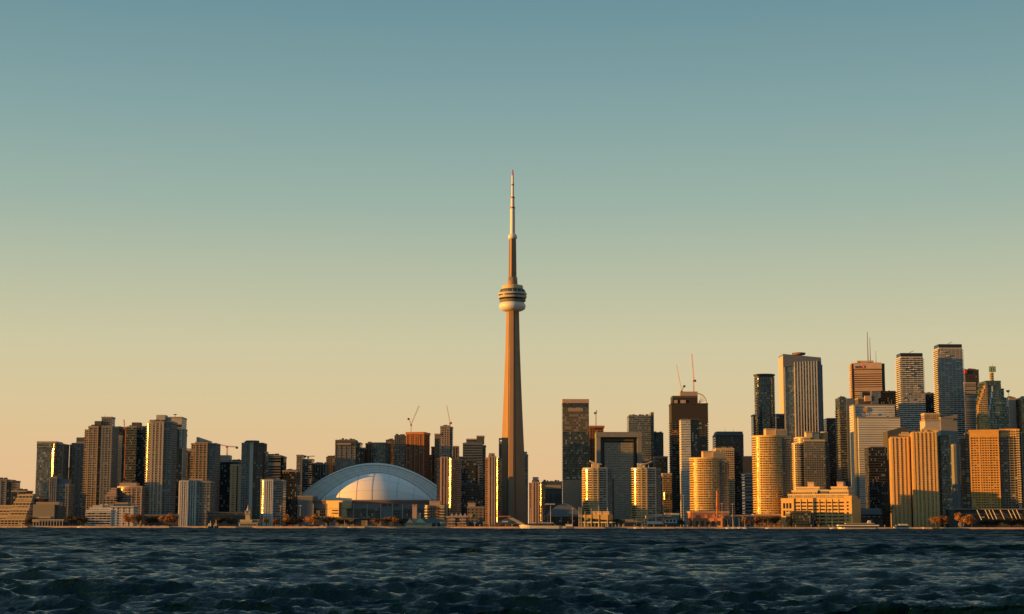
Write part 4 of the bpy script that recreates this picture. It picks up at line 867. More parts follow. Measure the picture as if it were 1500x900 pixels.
gable(b, 594, 606, 759, 768, 1984, 16, MATS['beige_wall']); gable(b, 606.5, 625, 757.5, 767, 1983.5, 18, MATS['green_roof'], ridge=(611, 613)); 
vol(b, (618, 651), 760, 1996, 14, MATS['green_roof'], bot=767, cap=0, name='long_roof'); vol(b, (620, 650), 766.5, 1997, 12, MATS['roof_dark'], cap=0, name='hall')
vol(b, (645, 653), 765.5, 1988, 6, MATS['green_roof'], cap=.3, name='end_block')
b = B('small brown flats with rows of lit round-edged balconies beside the stadium', 638, 2080, name='apartment_block')
vol(b, (629, 651), 741, 2080, 26, brown_, cap=.4, capmat=CT); vol(b, (623, 629.5), 741, 2078, 14, ledge, slab=(1.2, 1.2, 3.6), slabmat=MATS['cream'], shape='round', name='balcony_stack'); vol(b, (645.5, 650), 741, 2078, 8, ledge, slab=(1.0, 1.2, 3.6), slabmat=MATS['cream'], shape='box', name='balcony_stack'); vol(b, (629, 645), 734.5, 2088, 18, MATS['concrete_pink'], bot=742, cap=.3, name='penthouse')
b = B('low flats with zigzag roofline and pale balcony bands on the centre quay', 672, 2030, name='apartment_block')
vol(b, (654, 685), 757, 2030, 22, brown_, cap=.5, capmat=MATS['concrete_pink'])
for q in ((657, 666), (673.5, 682)): vol(b, q, 758, 2027.5, 6, ledge, slab=(.9, 1.2, 3.4), slabmat=MATS['pinkstone'], name='balcony_stack', cap=0)
for k in range(4): gable(b, 659+k*6.4, 664.5+k*6.4, 751.8, 756.6, 2030, 12, MATS['concrete_pink'], 'roof_gable')
b = B('squat brown block with one bright lit window left of slim condominium', 696, 2060, name='apartment_block')
vol(b, (684.5, 709), 743, 2060, 26, facade('squat_brown', (.22, .17, .12), (.05, .05, .05), 3.4, 5, .4, .5), cap=.5, capmat=CG); vol(b, (685.5, 696), 738, 2066, 14, MATS['concrete_pink'], bot=744, cap=.4, name='penthouse'); roofkit(b, 686, 708, 737.5, 2062, 5, 21)
vol(b, (688, 692), 753.3, 2059.3, 2, MATS['gold_panel'], bot=758, cap=0, name='lit_window'); vol(b, (686, 702), 764, 2052, 8, CD, cap=.3, name='porch')
b = B('gabled wooden boathouse with white wall sign at foot of observation tower', 738, 2000, name='boathouse')
gable(b, 724, 765, 757.5, 768, 2000, 22, MATS['concrete_dark'], ridge=(739, 741)); vol(b, (726, 751), 768, 2001, 16, MATS['brick_red'], cap=0)
vol(b, (735.5, 744), 763.4, 2000.2, 1.6, MATS['white_panel'], bot=765.3, cap=0, name='sign_board'); vol(b, (729.5, 748.5), 756, 2008, 8, MATS['rust_orange'], bot=757.6, cap=0, name='ridge_beam')
p, q = at(745, 758.6, 1999), at(763, 768, 1999)
for k in range(3): MB().tube((p[0]+k*2.2, 1999, p[2]), (q[0]+k*2.2, 1999, q[2]), .5, n=4).build('white_roof_rib', CL, b)
for k in range(8): mast(b, 727+k*3.2, 768, 772.4, 1999.4, .3, 'concrete_tan', 'porch_post')
for p_ in (733, 737.5, 742, 746.5): vol(b, (p_, p_+2), 768.3, 2000.4, 1, MATS['black_panel'], bot=770.6, cap=0, name='window')
# flagpole pavilion
b = B('two-deck harbour pavilion with thick slanted orange roof and tall white poles', 872, 1975, name='harbour_pavilion')
xa, xb, xc_ = at(847, 755, 1975)[0], at(893, 755, 1975)[0], at(897.5, 755, 1975)[0]
MB().prism(rect(xa, xb, 1974, 1992), [zat(757.5, 1975, 847), zat(762.6, 1975, 893), zat(762.6, 1975, 893), zat(757.5, 1975, 847)], [zat(754.6, 1975, 847), zat(754, 1975, 893), zat(754, 1975, 893), zat(754.6, 1975, 847)]).build('sloping_roof', MATS['gold_panel'], b)
vol(b, (866, 891), 750, 1980, 10, MATS['concrete_pink'], bot=755, cap=.3, name='upper_room'); vol(b, (848, 898), 764.6, 1974, 18, CL, bot=766.4, cap=0, name='deck'); vol(b, (850, 896), 766, 1980, 10, MATS['roof_dark'], cap=0, name='lower_hall'); vol(b, (852, 892), 758, 1981, 8, dark_, bot=765, cap=0, name='upper_hall')
for p_, t in ((848, 743), (851.2, 743.5), (857, 749), (866.5, 744.5), (878, 741), (891, 743.5)): mast(b, p_, t, 772.5, 1973.4, .55, 'concrete_light', 'pole')
for k in range(9): mast(b, 850.5+k*5.3, 766, 772.6, 1974.5, .4, 'concrete_light', 'deck_column')
b = B('low grey shed with glazed front between the two curved-roof condominiums', 923, 2010, name='shed')
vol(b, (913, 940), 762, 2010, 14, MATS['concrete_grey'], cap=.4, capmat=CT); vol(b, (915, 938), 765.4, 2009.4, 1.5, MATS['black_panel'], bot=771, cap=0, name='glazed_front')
b = B('white restaurant hall with slanted pink roof slab on posts', 961, 2000, name='restaurant')
xa, xb = at(946.5, 756, 2000)[0], at(970.5, 756, 2000)[0]
MB().prism(rect(xa, xb, 1999, 2014), [zat(759.5, 2000, 946), zat(757, 2000, 970)]+[zat(757, 2000, 970), zat(759.5, 2000, 946)], [zat(755.4, 2000, 946), zat(753.6, 2000, 970)]+[zat(753.6, 2000, 970), zat(755.4, 2000, 946)]).build('roof_slab', MATS['pinkstone'], b)
vol(b, (949, 971), 764, 1999.5, 14, WP, bot=768, cap=0, name='canopy'); vol(b, (950, 970), 767, 2001, 12, MATS['roof_dark'], cap=0, name='hall'); mast(b, 947.6, 757, 772, 1999.3, .5, 'pinkstone', 'post'); mast(b, 969.5, 756, 764.2, 1999.3, .5, 'pinkstone', 'post')
b = B('glass kiosk with white window frame and pink box on top', 986, 2000, name='kiosk')
vol(b, (974, 991.5), 760.6, 2000, 10, WP, bot=766.5, cap=.2, name='window_frame')
for k in range(3): vol(b, (975.8+k*5.2, 979.4+k*5.2), 761.8, 1999.6, 1.4, MATS['black_panel'], bot=765, cap=0, name='window')
vol(b, (975, 991), 766.3, 2001, 8, MATS['roof_dark'], cap=0, name='ground_floor'); vol(b, (974, 984), 752.4, 2006, 8, MATS['pinkstone'], bot=758, cap=.2, name='roof_box'); vol(b, (984.5, 995), 752.8, 2004, 8, MATS['green_roof'], cap=.3, name='green_wing', capmat=CL)
b = B('orange-red waterfront shed with flat roof below the round golden condominium', 1032, 2000, name='waterfront_shed')
vol(b, (1007.5, 1058), 760.3, 2000, 18, MATS['rust_orange'], cap=.4, capmat=MATS['rust_orange'])
for k in range(6): vol(b, (1011+k*8, 1015+k*8), 763.5, 1999.4, 1.4, MATS['black_panel'], bot=770, cap=0, name='opening')
for k in range(4): gable(b, 1014+k*12, 1023+k*12, 751.5+k % 2, 760, 2006, 10, MATS['brick_red'], 'sawtooth_roof')
b = B('tall slim bright orange chimney by the red shed', 1050.5, 1996, cat='chimney', name='chimney')
MB().tube(at(1050.5, 772.6, 1996), at(1050.5, 720, 1996), 1.05, .95, 10).build('stack', plain('chimney_orange', (.62, .16, .05), .6), b); MB().tube(at(1050.5, 721, 1996), at(1050.5, 719.3, 1996), 1.25, 1.25, 10).build('cap', MATS['rust_orange'], b)
b = B('low grey-pink flat shed right of the orange chimney', 1066, 2012, name='shed')
vol(b, (1056, 1070.5), 755.5, 2012, 14, CG, cap=.4, capmat=MATS['concrete_pink']); vol(b, (1058, 1068), 762, 2011.3, 1.5, MATS['black_panel'], bot=769, cap=0, name='door')
b = B('teal glazed shed with pale roof band left of large round condominium', 1083, 2016, name='shed')
vol(b, (1074, 1104), 755.5, 2016, 14, MATS['teal_panel'], cap=.4, capmat=MATS['pinkstone']); 
for k in range(5): vol(b, (1075+k*6, 1075.8+k*6), 757, 2015, 2, CL, cap=0, name='mullion')
# ================================================================== LAND, QUAY
sh = [(-900, 1905), (40, 1905), (40.01, 1940), (122, 1940), (122.01, 1915), (130, 1915), (130.01, 1888), (248, 1888), (248.01, 1925), (303, 1925), (303.01, 1908), (478, 1905), (484, 1945), (534, 1945), (535, 1962), (640, 1962), (641, 1985), (652, 1985), (652.1, 1965), (756, 1960), (1090, 1962), (1092, 1968), (1308, 1975), (1309, 1995), (1352, 1995), (1353, 1978), (2400, 1980)]
poly = [(at(p, 772, Y)[0], Y) for p, Y in sh]
X = 16000.
m = MB(); n = len(poly)
top = [(x, y, GZ) for x, y in poly]; bo = [(x, y, -3) for x, y in poly]
far = [(X, 1980, GZ), (X, 40000, GZ), (-X, 40000, GZ), (-X, 1905, GZ)]
m.add(top+far, [tuple(range(n+4))])
land = m.build('ground', MATS['land']); land['kind'] = 'structure'
m = MB(); m.add([(x, y, GZ+.02) for x, y in poly]+bo, [(i+n, i+1+n, i+1, i) for i in range(n-1)])
qw = m.build('quay', MATS['quay_stone']); qw['kind'] = 'structure'
m = MB()
pv = [(x, y-.35, GZ-.5) for x, y in poly]; m.add(pv+[(x, y+1.2, GZ-.5) for x, y in poly]+[(x, y-.35, GZ+.5) for x, y in poly]+[(x, y+1.2, GZ+.5) for x, y in poly],
    [f for i in range(n-1) for f in ((i, i+1, 2*n+i+1, 2*n+i), (2*n+i, 2*n+i+1, 3*n+i+1, 3*n+i))])
kb = m.build('kerb', MATS['quay_stone']); kb['kind'] = 'structure'
# ================================================================== TREES
def tree_mesh(seed, w, h, mat_name, col):
    rr = random.Random(seed); mb = MB(); tr = MB()
    tr.tube((0, 0, 0), (0, 0, h*.35), .45, .3, 6)
    lobes = []
    for i in range(9):
        a = rr.uniform(0, 6.28); rd = rr.uniform(.15, .75)*w/2; z = h*rr.uniform(.45, .85)
        c = (rd*math.cos(a), rd*math.sin(a), z); lobes.append((c, rr.uniform(.16, .28)*w))
        tr.tube((0, 0, h*.3), c, .22, .08, 5)
        for k in range(4):
            q = tuple(c[j]+rr.uniform(-.2, .2)*w for j in range(3)); tr.tube(c, q, .09, .03, 3)
    vs, fs = [], []
    for i in range(1900):
        c, r = rr.choice(lobes); d = np.array([rr.gauss(0, 1) for _ in range(3)]); d /= np.linalg.norm(d)
        p = np.array(c)+d*r*rr.uniform(.3, 1.15)*np.array([1, 1, .85]); s = rr.uniform(.35, .75)
        u = np.array([rr.gauss(0, 1) for _ in range(3)]); u /= np.linalg.norm(u); v = np.cross(u, d); v /= (np.linalg.norm(v)+1e-6)
        o = len(vs); vs += [tuple(p-u*s*.4), tuple(p+v*s), tuple(p+u*s*.4), tuple(p-v*s)]; fs.append((o, o+1, o+2, o+3))
    mb.add(vs, fs)
    return mb, tr
def leafmat(name, col):
    m, nt, out = newmat(name); g = N(nt, 'ShaderNodeNewGeometry')
    rnd = g.outputs['Random Per Island']
    c = mixc(nt, rnd, tuple(x*.45 for x in col), tuple(x*1.3 for x in col))
    nt.links.new(pbsdf(nt, c, .9, 0, .1), out.inputs[0]); MATS[name] = m; return m
LF = {'orange': leafmat('orange_leaves', (.55, .25, .08)), 'brown': leafmat('brown_leaves', (.32, .16, .07)), 'dark': leafmat('dark_leaves', (.10, .08, .045))}
protos = {}
def place_tree(label, px, Y, wpx, hpx, kind, seed):
    key = (kind, seed % 3); s = mpp(Y)
    x, _, _ = at(px, 770, Y)
    t = thing('waterfront_tree', label, 'tree', (x, Y, GZ), 'bare or budding trees along the quay')
    if key not in protos:
        mb, tr = tree_mesh(seed % 3+hash_(kind), 12, 12, kind, None)
        a = mb.build('crown', LF[kind]); c = tr.build('trunk', MATS['bark']); protos[key] = (a.data, c.data)
        bpy.data.objects.remove(a); bpy.data.objects.remove(c)
    a, c = protos[key]
    for nm, me in (('crown', a), ('trunk', c)):
        o = bpy.data.objects.new(nm, me); C.objects.link(o); o.parent = t
    t.scale = (wpx*s/12*1.15, 1.0*wpx*s/12, hpx*s/12*1.08); t.rotation_euler.z = seed*1.3
    t.scale.y = t.scale.x
def hash_(k): return {'orange': 10, 'brown': 20, 'dark': 30}[k]
TL = [(188, 1930, 17, 17, 'orange', 'orange tree in front of the right wing of the low white flats'),
 (203, 1940, 12, 16, 'brown', 'brown tree just right of the low white flats'),
 (218, 1950, 13, 13, 'dark', 'dark bare tree below the tall sunlit left tower'), (229, 1960, 13, 13, 'dark', 'dark tree left of the broad rust-coloured trees under the left tower'),
 (243, 1930, 14, 16, 'orange', 'rust-orange tree at foot of the tall sunlit left tower'), (255, 1934, 13, 16, 'brown', 'rust-brown tree between the left tower and the white ribbed slab'),
 (322, 1975, 14, 12, 'dark', 'dark tree behind the two fishing boats'), (338, 1980, 14, 12, 'dark', 'dark tree left of the cream clubhouse'),
 (390, 1945, 11, 12, 'orange', 'small orange tree right of the cream clubhouse'), (405, 1965, 12, 10, 'brown', 'low brown tree right of the small orange one beyond the clubhouse'),
 (420, 1950, 14, 15, 'orange', 'orange tree at the left end of the row before the stadium'), (430, 1955, 12, 13, 'brown', 'brown tree second in the row before the stadium'),
 (440, 1955, 13, 14, 'brown', 'brown tree third in the row before the stadium'), (455, 1940, 17, 15, 'orange', 'brightest orange tree before the stadium left corner'),
 (481, 1965, 17, 14, 'brown', 'brown tree below the orange lit bay of the stadium'), (497, 1990, 14, 10, 'dark', 'dark tree right of the lit stadium bay'), (512, 1995, 12, 9, 'dark', 'dark low tree under the stadium walkway left part'),
 (551, 1990, 13, 11, 'brown', 'brown tree under the middle of the stadium'), (564, 1992, 12, 12, 'brown', 'brown tree just right of the stadium middle'), (577, 1990, 13, 13, 'brown', 'brown tree left of the pale square pavilion tower'),
 (589, 1995, 10, 11, 'dark', 'dark tree touching the green-roofed pavilion left side'),
 (903, 1995, 9, 11, 'dark', 'dark tree right of the flagpole pavilion'), (911, 2000, 8, 10, 'brown', 'brown tree left of the grey glazed shed'),
 (999, 2000, 8, 10, 'dark', 'dark tree between the kiosk and the orange-red shed'), (1093, 1990, 14, 14, 'brown', 'brown tree left below the large round condominium'),
 (1110, 1990, 14, 14, 'brown', 'brown tree under the middle of the large round condominium'), (1124, 1992, 13, 13, 'brown', 'brown tree right below the large round condominium'), (1137, 1996, 12, 15, 'dark', 'dark tree at the left corner of the terminal'),
 (1155, 1985, 6, 10, 'dark', 'small dark tree in front of terminal left corner'), (1201, 1990, 9, 8, 'dark', 'dark tree between glass pavilion and the ferry'),
 (1299, 2040, 15, 30, 'dark', 'tall dark evergreen mass left of the twin golden flats'), (1372, 2005, 14, 15, 'brown', 'brown tree below the teal-sided twin'), (1384, 2005, 13, 15, 'brown', 'brown tree right below the teal-sided twin'),
 (1411, 1995, 19, 19, 'orange', 'bright orange tree below the hotel podium left end'), (1424, 2000, 14, 15, 'orange', 'orange tree leaning right beside the bright one at the podium'),
 (1442, 2010, 18, 11, 'dark', 'dark shrubby tree right of the orange podium trees'), (1462, 2010, 18, 11, 'dark', 'dark shrubby tree below the middle of the hotel podium'), (1482, 2010, 18, 12, 'dark', 'dark shrubby tree below the right part of hotel podium'), (1499, 2010, 16, 12, 'dark', 'dark shrubby tree at the right edge of the picture'),
 (118, 1965, 14, 12, 'dark', 'dark tree left of the low white flats'), (104, 1990, 14, 14, 'dark', 'dark tree right of the white colonnade'), (44, 1990, 12, 12, 'dark', 'dark tree left of the windowless beige building')]
for i, (px, Y, w, h, k, lab) in enumerate(TL): place_tree(lab, px, Y, w*1.2, h*1.05, k, i+1)
# ================================================================== BOATS AND QUAY FURNITURE
def hull(b, x0, x1, Y, W, z0, z1, mat, bow=.14, name='hull', rise=.6):
    n = 14; L = x1-x0; vs = []
    for i in range(n+1):
        u = i/n; x = x0+L*u
        wd = W/2*min(1, (max(0, u)/bow)**.6 if u < bow else 1, ((1-u)/.06)**.5*.5+.5 if u > .94 else 1)
        sh_ = rise*(1-u/.35)**2 if u < .35 else 0
        for (dy, z) in ((-wd*.75-.02, z0), (-wd-.03, z1+sh_), (wd+.03, z1+sh_), (wd*.75+.02, z0)): vs.append((x+(z-z0)*(-.5 if u < .05 else 0), Y+dy, z))
    fs = [(4*i+j, 4*i+4+j, 4*i+4+(j+1) % 4, 4*i+(j+1) % 4) for i in range(n) for j in range(4)]+[(3, 2, 1, 0), (4*n, 4*n+1, 4*n+2, 4*n+3)]
    m = MB(); m.add(vs, [tuple(reversed(f)) for f in fs]); return m.build(name, mat, b)
def sx(p, Y): return at(p, 772, Y)[0]
Yb = 1925; b = thing('tall_ship', 'long cream three-masted ship with white awnings moored at centre quay', 'ship', (sx(795, Yb), Yb, 0))
hull(b, sx(763, Yb), sx(823, Yb), Yb, 8, -.3, 3.4, MATS['boat_white'], .2, rise=1.0)
hull(b, sx(764, Yb), sx(822, Yb), Yb, 8.3, 3.5, 3.9, MATS['boat_white'], .2, 'rail', 1.0)
for a, c in ((777, 786), (789, 812)): MB().prism(rect(sx(a, Yb), sx(c, Yb), Yb-3, Yb+3), 6.4, 7.2, rect(sx(a, Yb)+2, sx(c, Yb)-2, Yb-1, Yb+1)).build('awning', WP, b)
for a, c in ((773, 790), (793, 808)): MB().box(sx(a, Yb), sx(c, Yb), Yb-2, Yb+2, 3.7, 6).build('cabin', MATS['bark'], b)
for p_, t in ((777.5, 745), (794, 743), (806.5, 741)):
    MB().tube(at(p_, 771, Yb), at(p_, t, Yb), .5, .3).build('mast', MATS['concrete_pink'], b)
MB().tube((sx(765, Yb), Yb, 5), (sx(756, Yb), Yb, 7), .3, .15).build('bowsprit', MATS['boat_white'], b)
m = MB()
for a, t, c in ((765, 741.5, 777.5), (777.5, 741.5, 794), (794, 741.5, 806.5), (822, 742, 806.5)):
    m.tube((sx(a, Yb), Yb, 4.5), at(c, 745, Yb), .07, .07, 3)
m.build('rigging', MATS['dark_steel'], b)
Yb = 1948; b = thing('ferry', 'cream two-deck ferry moored before the orange terminal', 'ferry', (sx(1256, Yb), Yb, 0))
hull(b, sx(1228, Yb), sx(1286, Yb), Yb, 10, -.3, 1.9, MATS['boat_white'], .12)
MB().box(sx(1232, Yb), sx(1284, Yb), Yb-4.4, Yb+4.4, 1.9, 3.7).build('cabin', MATS['black_panel'], b); MB().box(sx(1226.8, Yb), sx(1286.5, Yb), Yb-5.2, Yb+5.2, 3.7, 5.1).build('main_deck', MATS['boat_white'], b)
MB().box(sx(1240, Yb), sx(1279, Yb), Yb-4, Yb+4, 5.1, 6.3).build('upper_cabin', MATS['black_panel'], b); MB().box(sx(1238, Yb), sx(1280, Yb), Yb-4.5, Yb+4.5, 6.3, 7.2).build('upper_deck', MATS['pinkstone'], b)
MB().prism(rect(sx(1270.5, Yb), sx(1276, Yb), Yb-2, Yb+2), 7.2, 10.3, rect(sx(1272, Yb), sx(1275, Yb), Yb-1.5, Yb+1.5)).build('wheelhouse', WP, b); MB().tube((sx(1277.5, Yb), Yb, 7), (sx(1277.5, Yb), Yb, 11), .25).build('mast', CG, b)
Yb = 1900; b = thing('fishing_boat', 'dark hulled fishing boat with white cabin, left of the pair', 'boat', (sx(307, Yb), Yb, 0)); hull(b, sx(302.5, Yb), sx(311.5, Yb), Yb, 3.5, -.2, 2.4, MATS['boat_dark'], .3)
MB().prism(rect(sx(304.5, Yb), sx(309.5, Yb), Yb-1.2, Yb+1.2), 2.2, 5.6, rect(sx(305.4, Yb), sx(309, Yb), Yb-1, Yb+1)).build('cabin', WP, b); MB().tube((sx(308.2, Yb), Yb, 5), (sx(308.2, Yb), Yb, 8.6), .4, .35).build('funnel', CL, b)
b = thing('fishing_boat', 'dark hulled fishing boat with red and cream cabin, right of the pair', 'boat', (sx(316, Yb), Yb, 0)); hull(b, sx(312, Yb), sx(320, Yb), Yb, 3.5, -.2, 2.6, MATS['boat_dark'], .3)
MB().prism(rect(sx(313, Yb), sx(318, Yb), Yb-1.2, Yb+1.2), 2.3, 5.4, rect(sx(314.5, Yb), sx(317.5, Yb), Yb-1, Yb+1)).build('cabin', MATS['pinkstone'], b); MB().tube((sx(316.5, Yb), Yb, 5), (sx(316.5, Yb), Yb, 9.6), .45, .4).build('funnel', MATS['crane_red'], b)
Yb = 1965; b = thing('motor_yacht', 'white motor yacht in shade at the foot of the left golden twin', 'boat', (sx(1320, Yb), Yb, 0)); hull(b, sx(1310, Yb), sx(1331, Yb), Yb, 5, -.2, 2.6, WP, .2)
MB().box(sx(1313, Yb), sx(1330, Yb), Yb-2, Yb+2, 2.5, 4.4).build('cabin', MATS['black_panel'], b); MB().box(sx(1312, Yb), sx(1331, Yb), Yb-2.3, Yb+2.3, 4.4, 4.9).build('upper_deck', WP, b); MB().box(sx(1317, Yb), sx(1329, Yb), Yb-1.8, Yb+1.8, 4.9, 6.3).build('wheelhouse', WP, b)
Yb = 1950; b = thing('harbour_boat', 'grey-white harbour boat moored right of the three-masted ship', 'boat', (sx(833, Yb), Yb, 0)); hull(b, sx(826, Yb), sx(841, Yb), Yb, 4, -.2, 2.8, CG, .2)
MB().box(sx(829, Yb), sx(838, Yb), Yb-1.7, Yb+1.7, 2.7, 5.0).build('cabin', MATS['boat_white'], b); MB().box(sx(828, Yb), sx(839, Yb), Yb-1.9, Yb+1.9, 5.0, 5.5).build('canopy', MATS['pinkstone'], b); MB().tube((sx(832, Yb), Yb, 5.4), (sx(832, Yb), Yb, 8.5), .15).build('mast', CL, b)
Yb = 1930
for (a, c, lab) in ((496, 503, 'small white sailing boat with leaning mast before the stadium'), (510, 516, 'small white motorboat right of the sailing boat before the stadium'), (52, 58, 'small white boat at the colonnade of the beige building'), (114, 121, 'little grey boat on the dark water left of the white flats')):
    b = thing('small_boat', lab, 'boat', (sx((a+c)/2, Yb), Yb, 0)); hull(b, sx(a, Yb), sx(c, Yb), Yb, 2.2, -.1, 1.2, MATS['boat_white'], .3, rise=.4); MB().prism(rect(sx(a+1.8, Yb), sx(c-1.5, Yb), Yb-.8, Yb+.8), 1.1, 2.6, rect(sx(a+2.6, Yb), sx(c-1.8, Yb), Yb-.6, Yb+.6)).build('cabin', WP, b)
    if a == 496: MB().tube((sx(505.5, Yb), Yb, 1), at(504.5, 762.5, Yb), .16, .1).build('mast', WP, b)
b = thing('orange_barge', 'small bright orange work barge at the quay under the brown trees', 'barge', (sx(1371, 1965), 1965, 0)); hull(b, sx(1366.5, 1965), sx(1376, 1965), 1965, 3, -.1, 2.0, MATS['orange_mark'], .1, rise=.1); MB().box(sx(1374, 1965), sx(1375.5, 1965), 1964, 1966, 2, 2.6).build('engine_box', MATS['rust_orange'], b)
for (p_, lab) in ((9, 'leaning orange channel marker on the water at far left'), (32, 'upright orange channel marker on the water at far left')):
    b = thing('channel_marker', lab, 'marker', (sx(p_, 1880), 1880, 0)); MB().tube((sx(p_, 1880), 1880, -.5), (sx(p_+(2 if p_ == 9 else 0), 1880), 1880, 3.0), .9, .7, 8).build('post', MATS['pinkstone'], b); MB().tube((sx(p_+(2 if p_ == 9 else 0), 1880), 1880, 3), (sx(p_+(2.3 if p_ == 9 else 0), 1880), 1880, 3.9), .4, .3, 8).build('light', MATS['orange_mark'], b)
b = thing('round_sculpture', 'half lit round disc structure in front of the bright orange tree', 'sculpture', (sx(1408, 1985), 1985, GZ))
MB().tube((sx(1408, 1985), 1984, 5.6), (sx(1408, 1985), 1985.2, 5.6), 3.4, 3.4, 20).build('disc', MATS['concrete_tan'], b); MB().box(sx(1408, 1985)-.4, sx(1408, 1985)+.4, 1983.6, 1985.6, GZ, 9.2).build('post', CD, b)
# floodlight poles and masts
def pole(label, px, top, Y, r=.35, mat='concrete_pink', arm=True):
    x, _, z = at(px, top, Y); t = thing('light_pole', label, 'light pole', (x, Y, GZ), 'tall light poles and flagpoles along the waterfront')
    MB().tube((x, Y, GZ-.1), (x, Y, z), r, r*.6).build('post', MATS[mat], t)
    if arm: MB().box(x-1.6, x+1.6, Y-.4, Y+.4, z-.5, z+.5).build('lamp_head', MATS['pinkstone'], t)
for a in ((411, 741.5, 1950, 'tall pink light pole right of the glinting slab flats'), (440, 741, 1955, 'tall grey light pole at the stadium left corner'), (1014, 741, 1990, 'slim light pole left of the orange chimney'), (1057.5, 738, 1990, 'light pole just right of the orange chimney'), (1073, 738.5, 1990, 'orange lit light pole between the two flat sheds'), (1001, 726, 2040, 'very tall thin pole left of the round golden condominium'), (838.5, 745, 1990, 'thin pole left of the flagpole pavilion'), (671, 766, 1978, 'short light pole on the quay by the zigzag roofed flats'), (709, 765.5, 1978, 'short light pole left of the slim condominium'), (695.5, 766, 1978, 'short light pole before the squat brown block')):
    pole(a[3], a[0], a[1], a[2])
for i, (p_, t_) in enumerate(((544, 766), (552, 766.5), (559, 767), (576.5, 766), (586, 768))):
    pole(['tallest','second','third','fourth','fifth'][i]+' short pink mooring mast from the left below the stadium', p_, t_, 1972, .3, 'pinkstone', False)
# parked cars and vans along the left quay and people-sized bollards
def car(label, x, Y, col, van=False, s=1.0):
    t = thing('parked_car' if not van else 'parked_van', label, 'van' if van else 'car', (x, Y, GZ), 'vehicles parked along the quay')
    L, H = (5.6, 2.3) if van else (4.4, 1.45)
    m = MB(); pr = [(-L/2, .35), (L/2, .35), (L/2, H*.62), (L*.30, H*.66), (L*.14, H), (-L*.36, H), (-L*.46, H*.66), (-L/2, H*.6)] if not van else [(-L/2, .4), (L/2, .4), (L/2, H*.5), (L*.38, H*.6), (L*.28, H), (-L/2, H)]
    vs = [(x+a, Y-.9, GZ+z) for a, z in pr]+[(x+a, Y+.9, GZ+z) for a, z in pr]; n = len(pr)
    m.add(vs, [(i, (i+1) % n, (i+1) % n+n, i+n) for i in range(n)]+[tuple(range(n)), tuple(reversed(range(n, 2*n)))]); m.build('body', col, t)
    MB().box(x-L*.32, x+L*.16, Y-.93, Y+.93, GZ+H*.66, GZ+H*.93).build('window_band', MATS['black_panel'], t)
    for dx in (-L*.3, L*.3):
        for dy in (-.85, .85): MB().tube((x+dx, Y+dy-.12, GZ+.34), (x+dx, Y+dy+.12, GZ+.34), .34, .34, 10).build('wheel', MATS['boat_dark'], t)
cc = [('white', WP), ('silver', CG), ('red', MATS['crane_red']), ('dark', MATS['boat_dark']), ('cream', MATS['cream'])]
rr = random.Random(5)
spots = [(p_, 1905) for p_ in range(205, 246, 4)]+[(p_, 1918) for p_ in range(406, 472, 4)]
cnt = {}
for i, (p_, Y) in enumerate(spots):
    cn_, cm = rr.choice(cc); van = rr.random() < .35
    where = 'under the tall sunlit left tower' if p_ < 300 else 'in front of the stadium trees'
    key = (cn_, van, where); cnt[key] = cnt.get(key, 0)+1
    o = ['first', 'second', 'third', 'fourth', 'fifth', 'sixth', 'seventh', 'eighth'][cnt[key]-1]
    car('%s %s %s from the left parked on quay %s' % (o, cn_, 'van' if van else 'car', where), sx(p_+rr.uniform(-.5, .5), Y), Y, cm, van)

for i, p_ in enumerate([x*16+random.Random(x).uniform(-6, 6) for x in range(40, 82)]):
    if 838 < p_ < 900: continue
    Yq = 1968 if p_ < 1090 else 1976
    t = thing('quay_post', 'short pale lamp post on the quay edge between green-roofed pavilion and ferry', 'post', (sx(p_, Yq), Yq, GZ), 'short pale posts along the centre quay')
    MB().tube((sx(p_, Yq), Yq, GZ-.1), (sx(p_, Yq), Yq, GZ+2.6), .3, .25).build('shaft', MATS['pinkstone'], t); MB().box(sx(p_, Yq)-.6, sx(p_, Yq)+.6, Yq-.4, Yq+.4, GZ+2.5, GZ+3.1).build('lamp', MATS['cream'], t)
for i, (p_, w_) in enumerate(((1066, 5), (1074, 6), (1083, 5), (1091, 6), (944, 5), (932, 6), (1125, 6), (1219, 6))):
    Yq = 1952; t = thing('sailing_boat', ['white sailing boat below the pink flat shed', 'white sailing boat second from the left by the teal shed', 'white sailing boat third from the left by the teal shed', 'white sailing boat left below the large round condominium', 'white sailing boat left of the restaurant hall', 'white sailing boat in front of the grey glazed shed', 'white sailing boat right below the large round condominium', 'white sailing boat just left of the cream ferry'][i], 'boat', (sx(p_, Yq), Yq, 0))
    hull(t, sx(p_-w_/2, Yq), sx(p_+w_/2, Yq), Yq, 2.2, -.1, 1.3, MATS['boat_white'], .35, rise=.4); MB().box(sx(p_-w_*.15, Yq), sx(p_+w_*.25, Yq), Yq-.7, Yq+.7, 1.2, 2.0).build('cabin', WP, t); MB().tube((sx(p_, Yq), Yq, 1.2), (sx(p_, Yq), Yq, 11+i % 3), .14, .09).build('mast', CL, t); MB().tube((sx(p_, Yq), Yq, 2.6), (sx(p_+w_*.4, Yq), Yq, 2.5), .22, .18).build('boom', MATS['boat_white'], t)
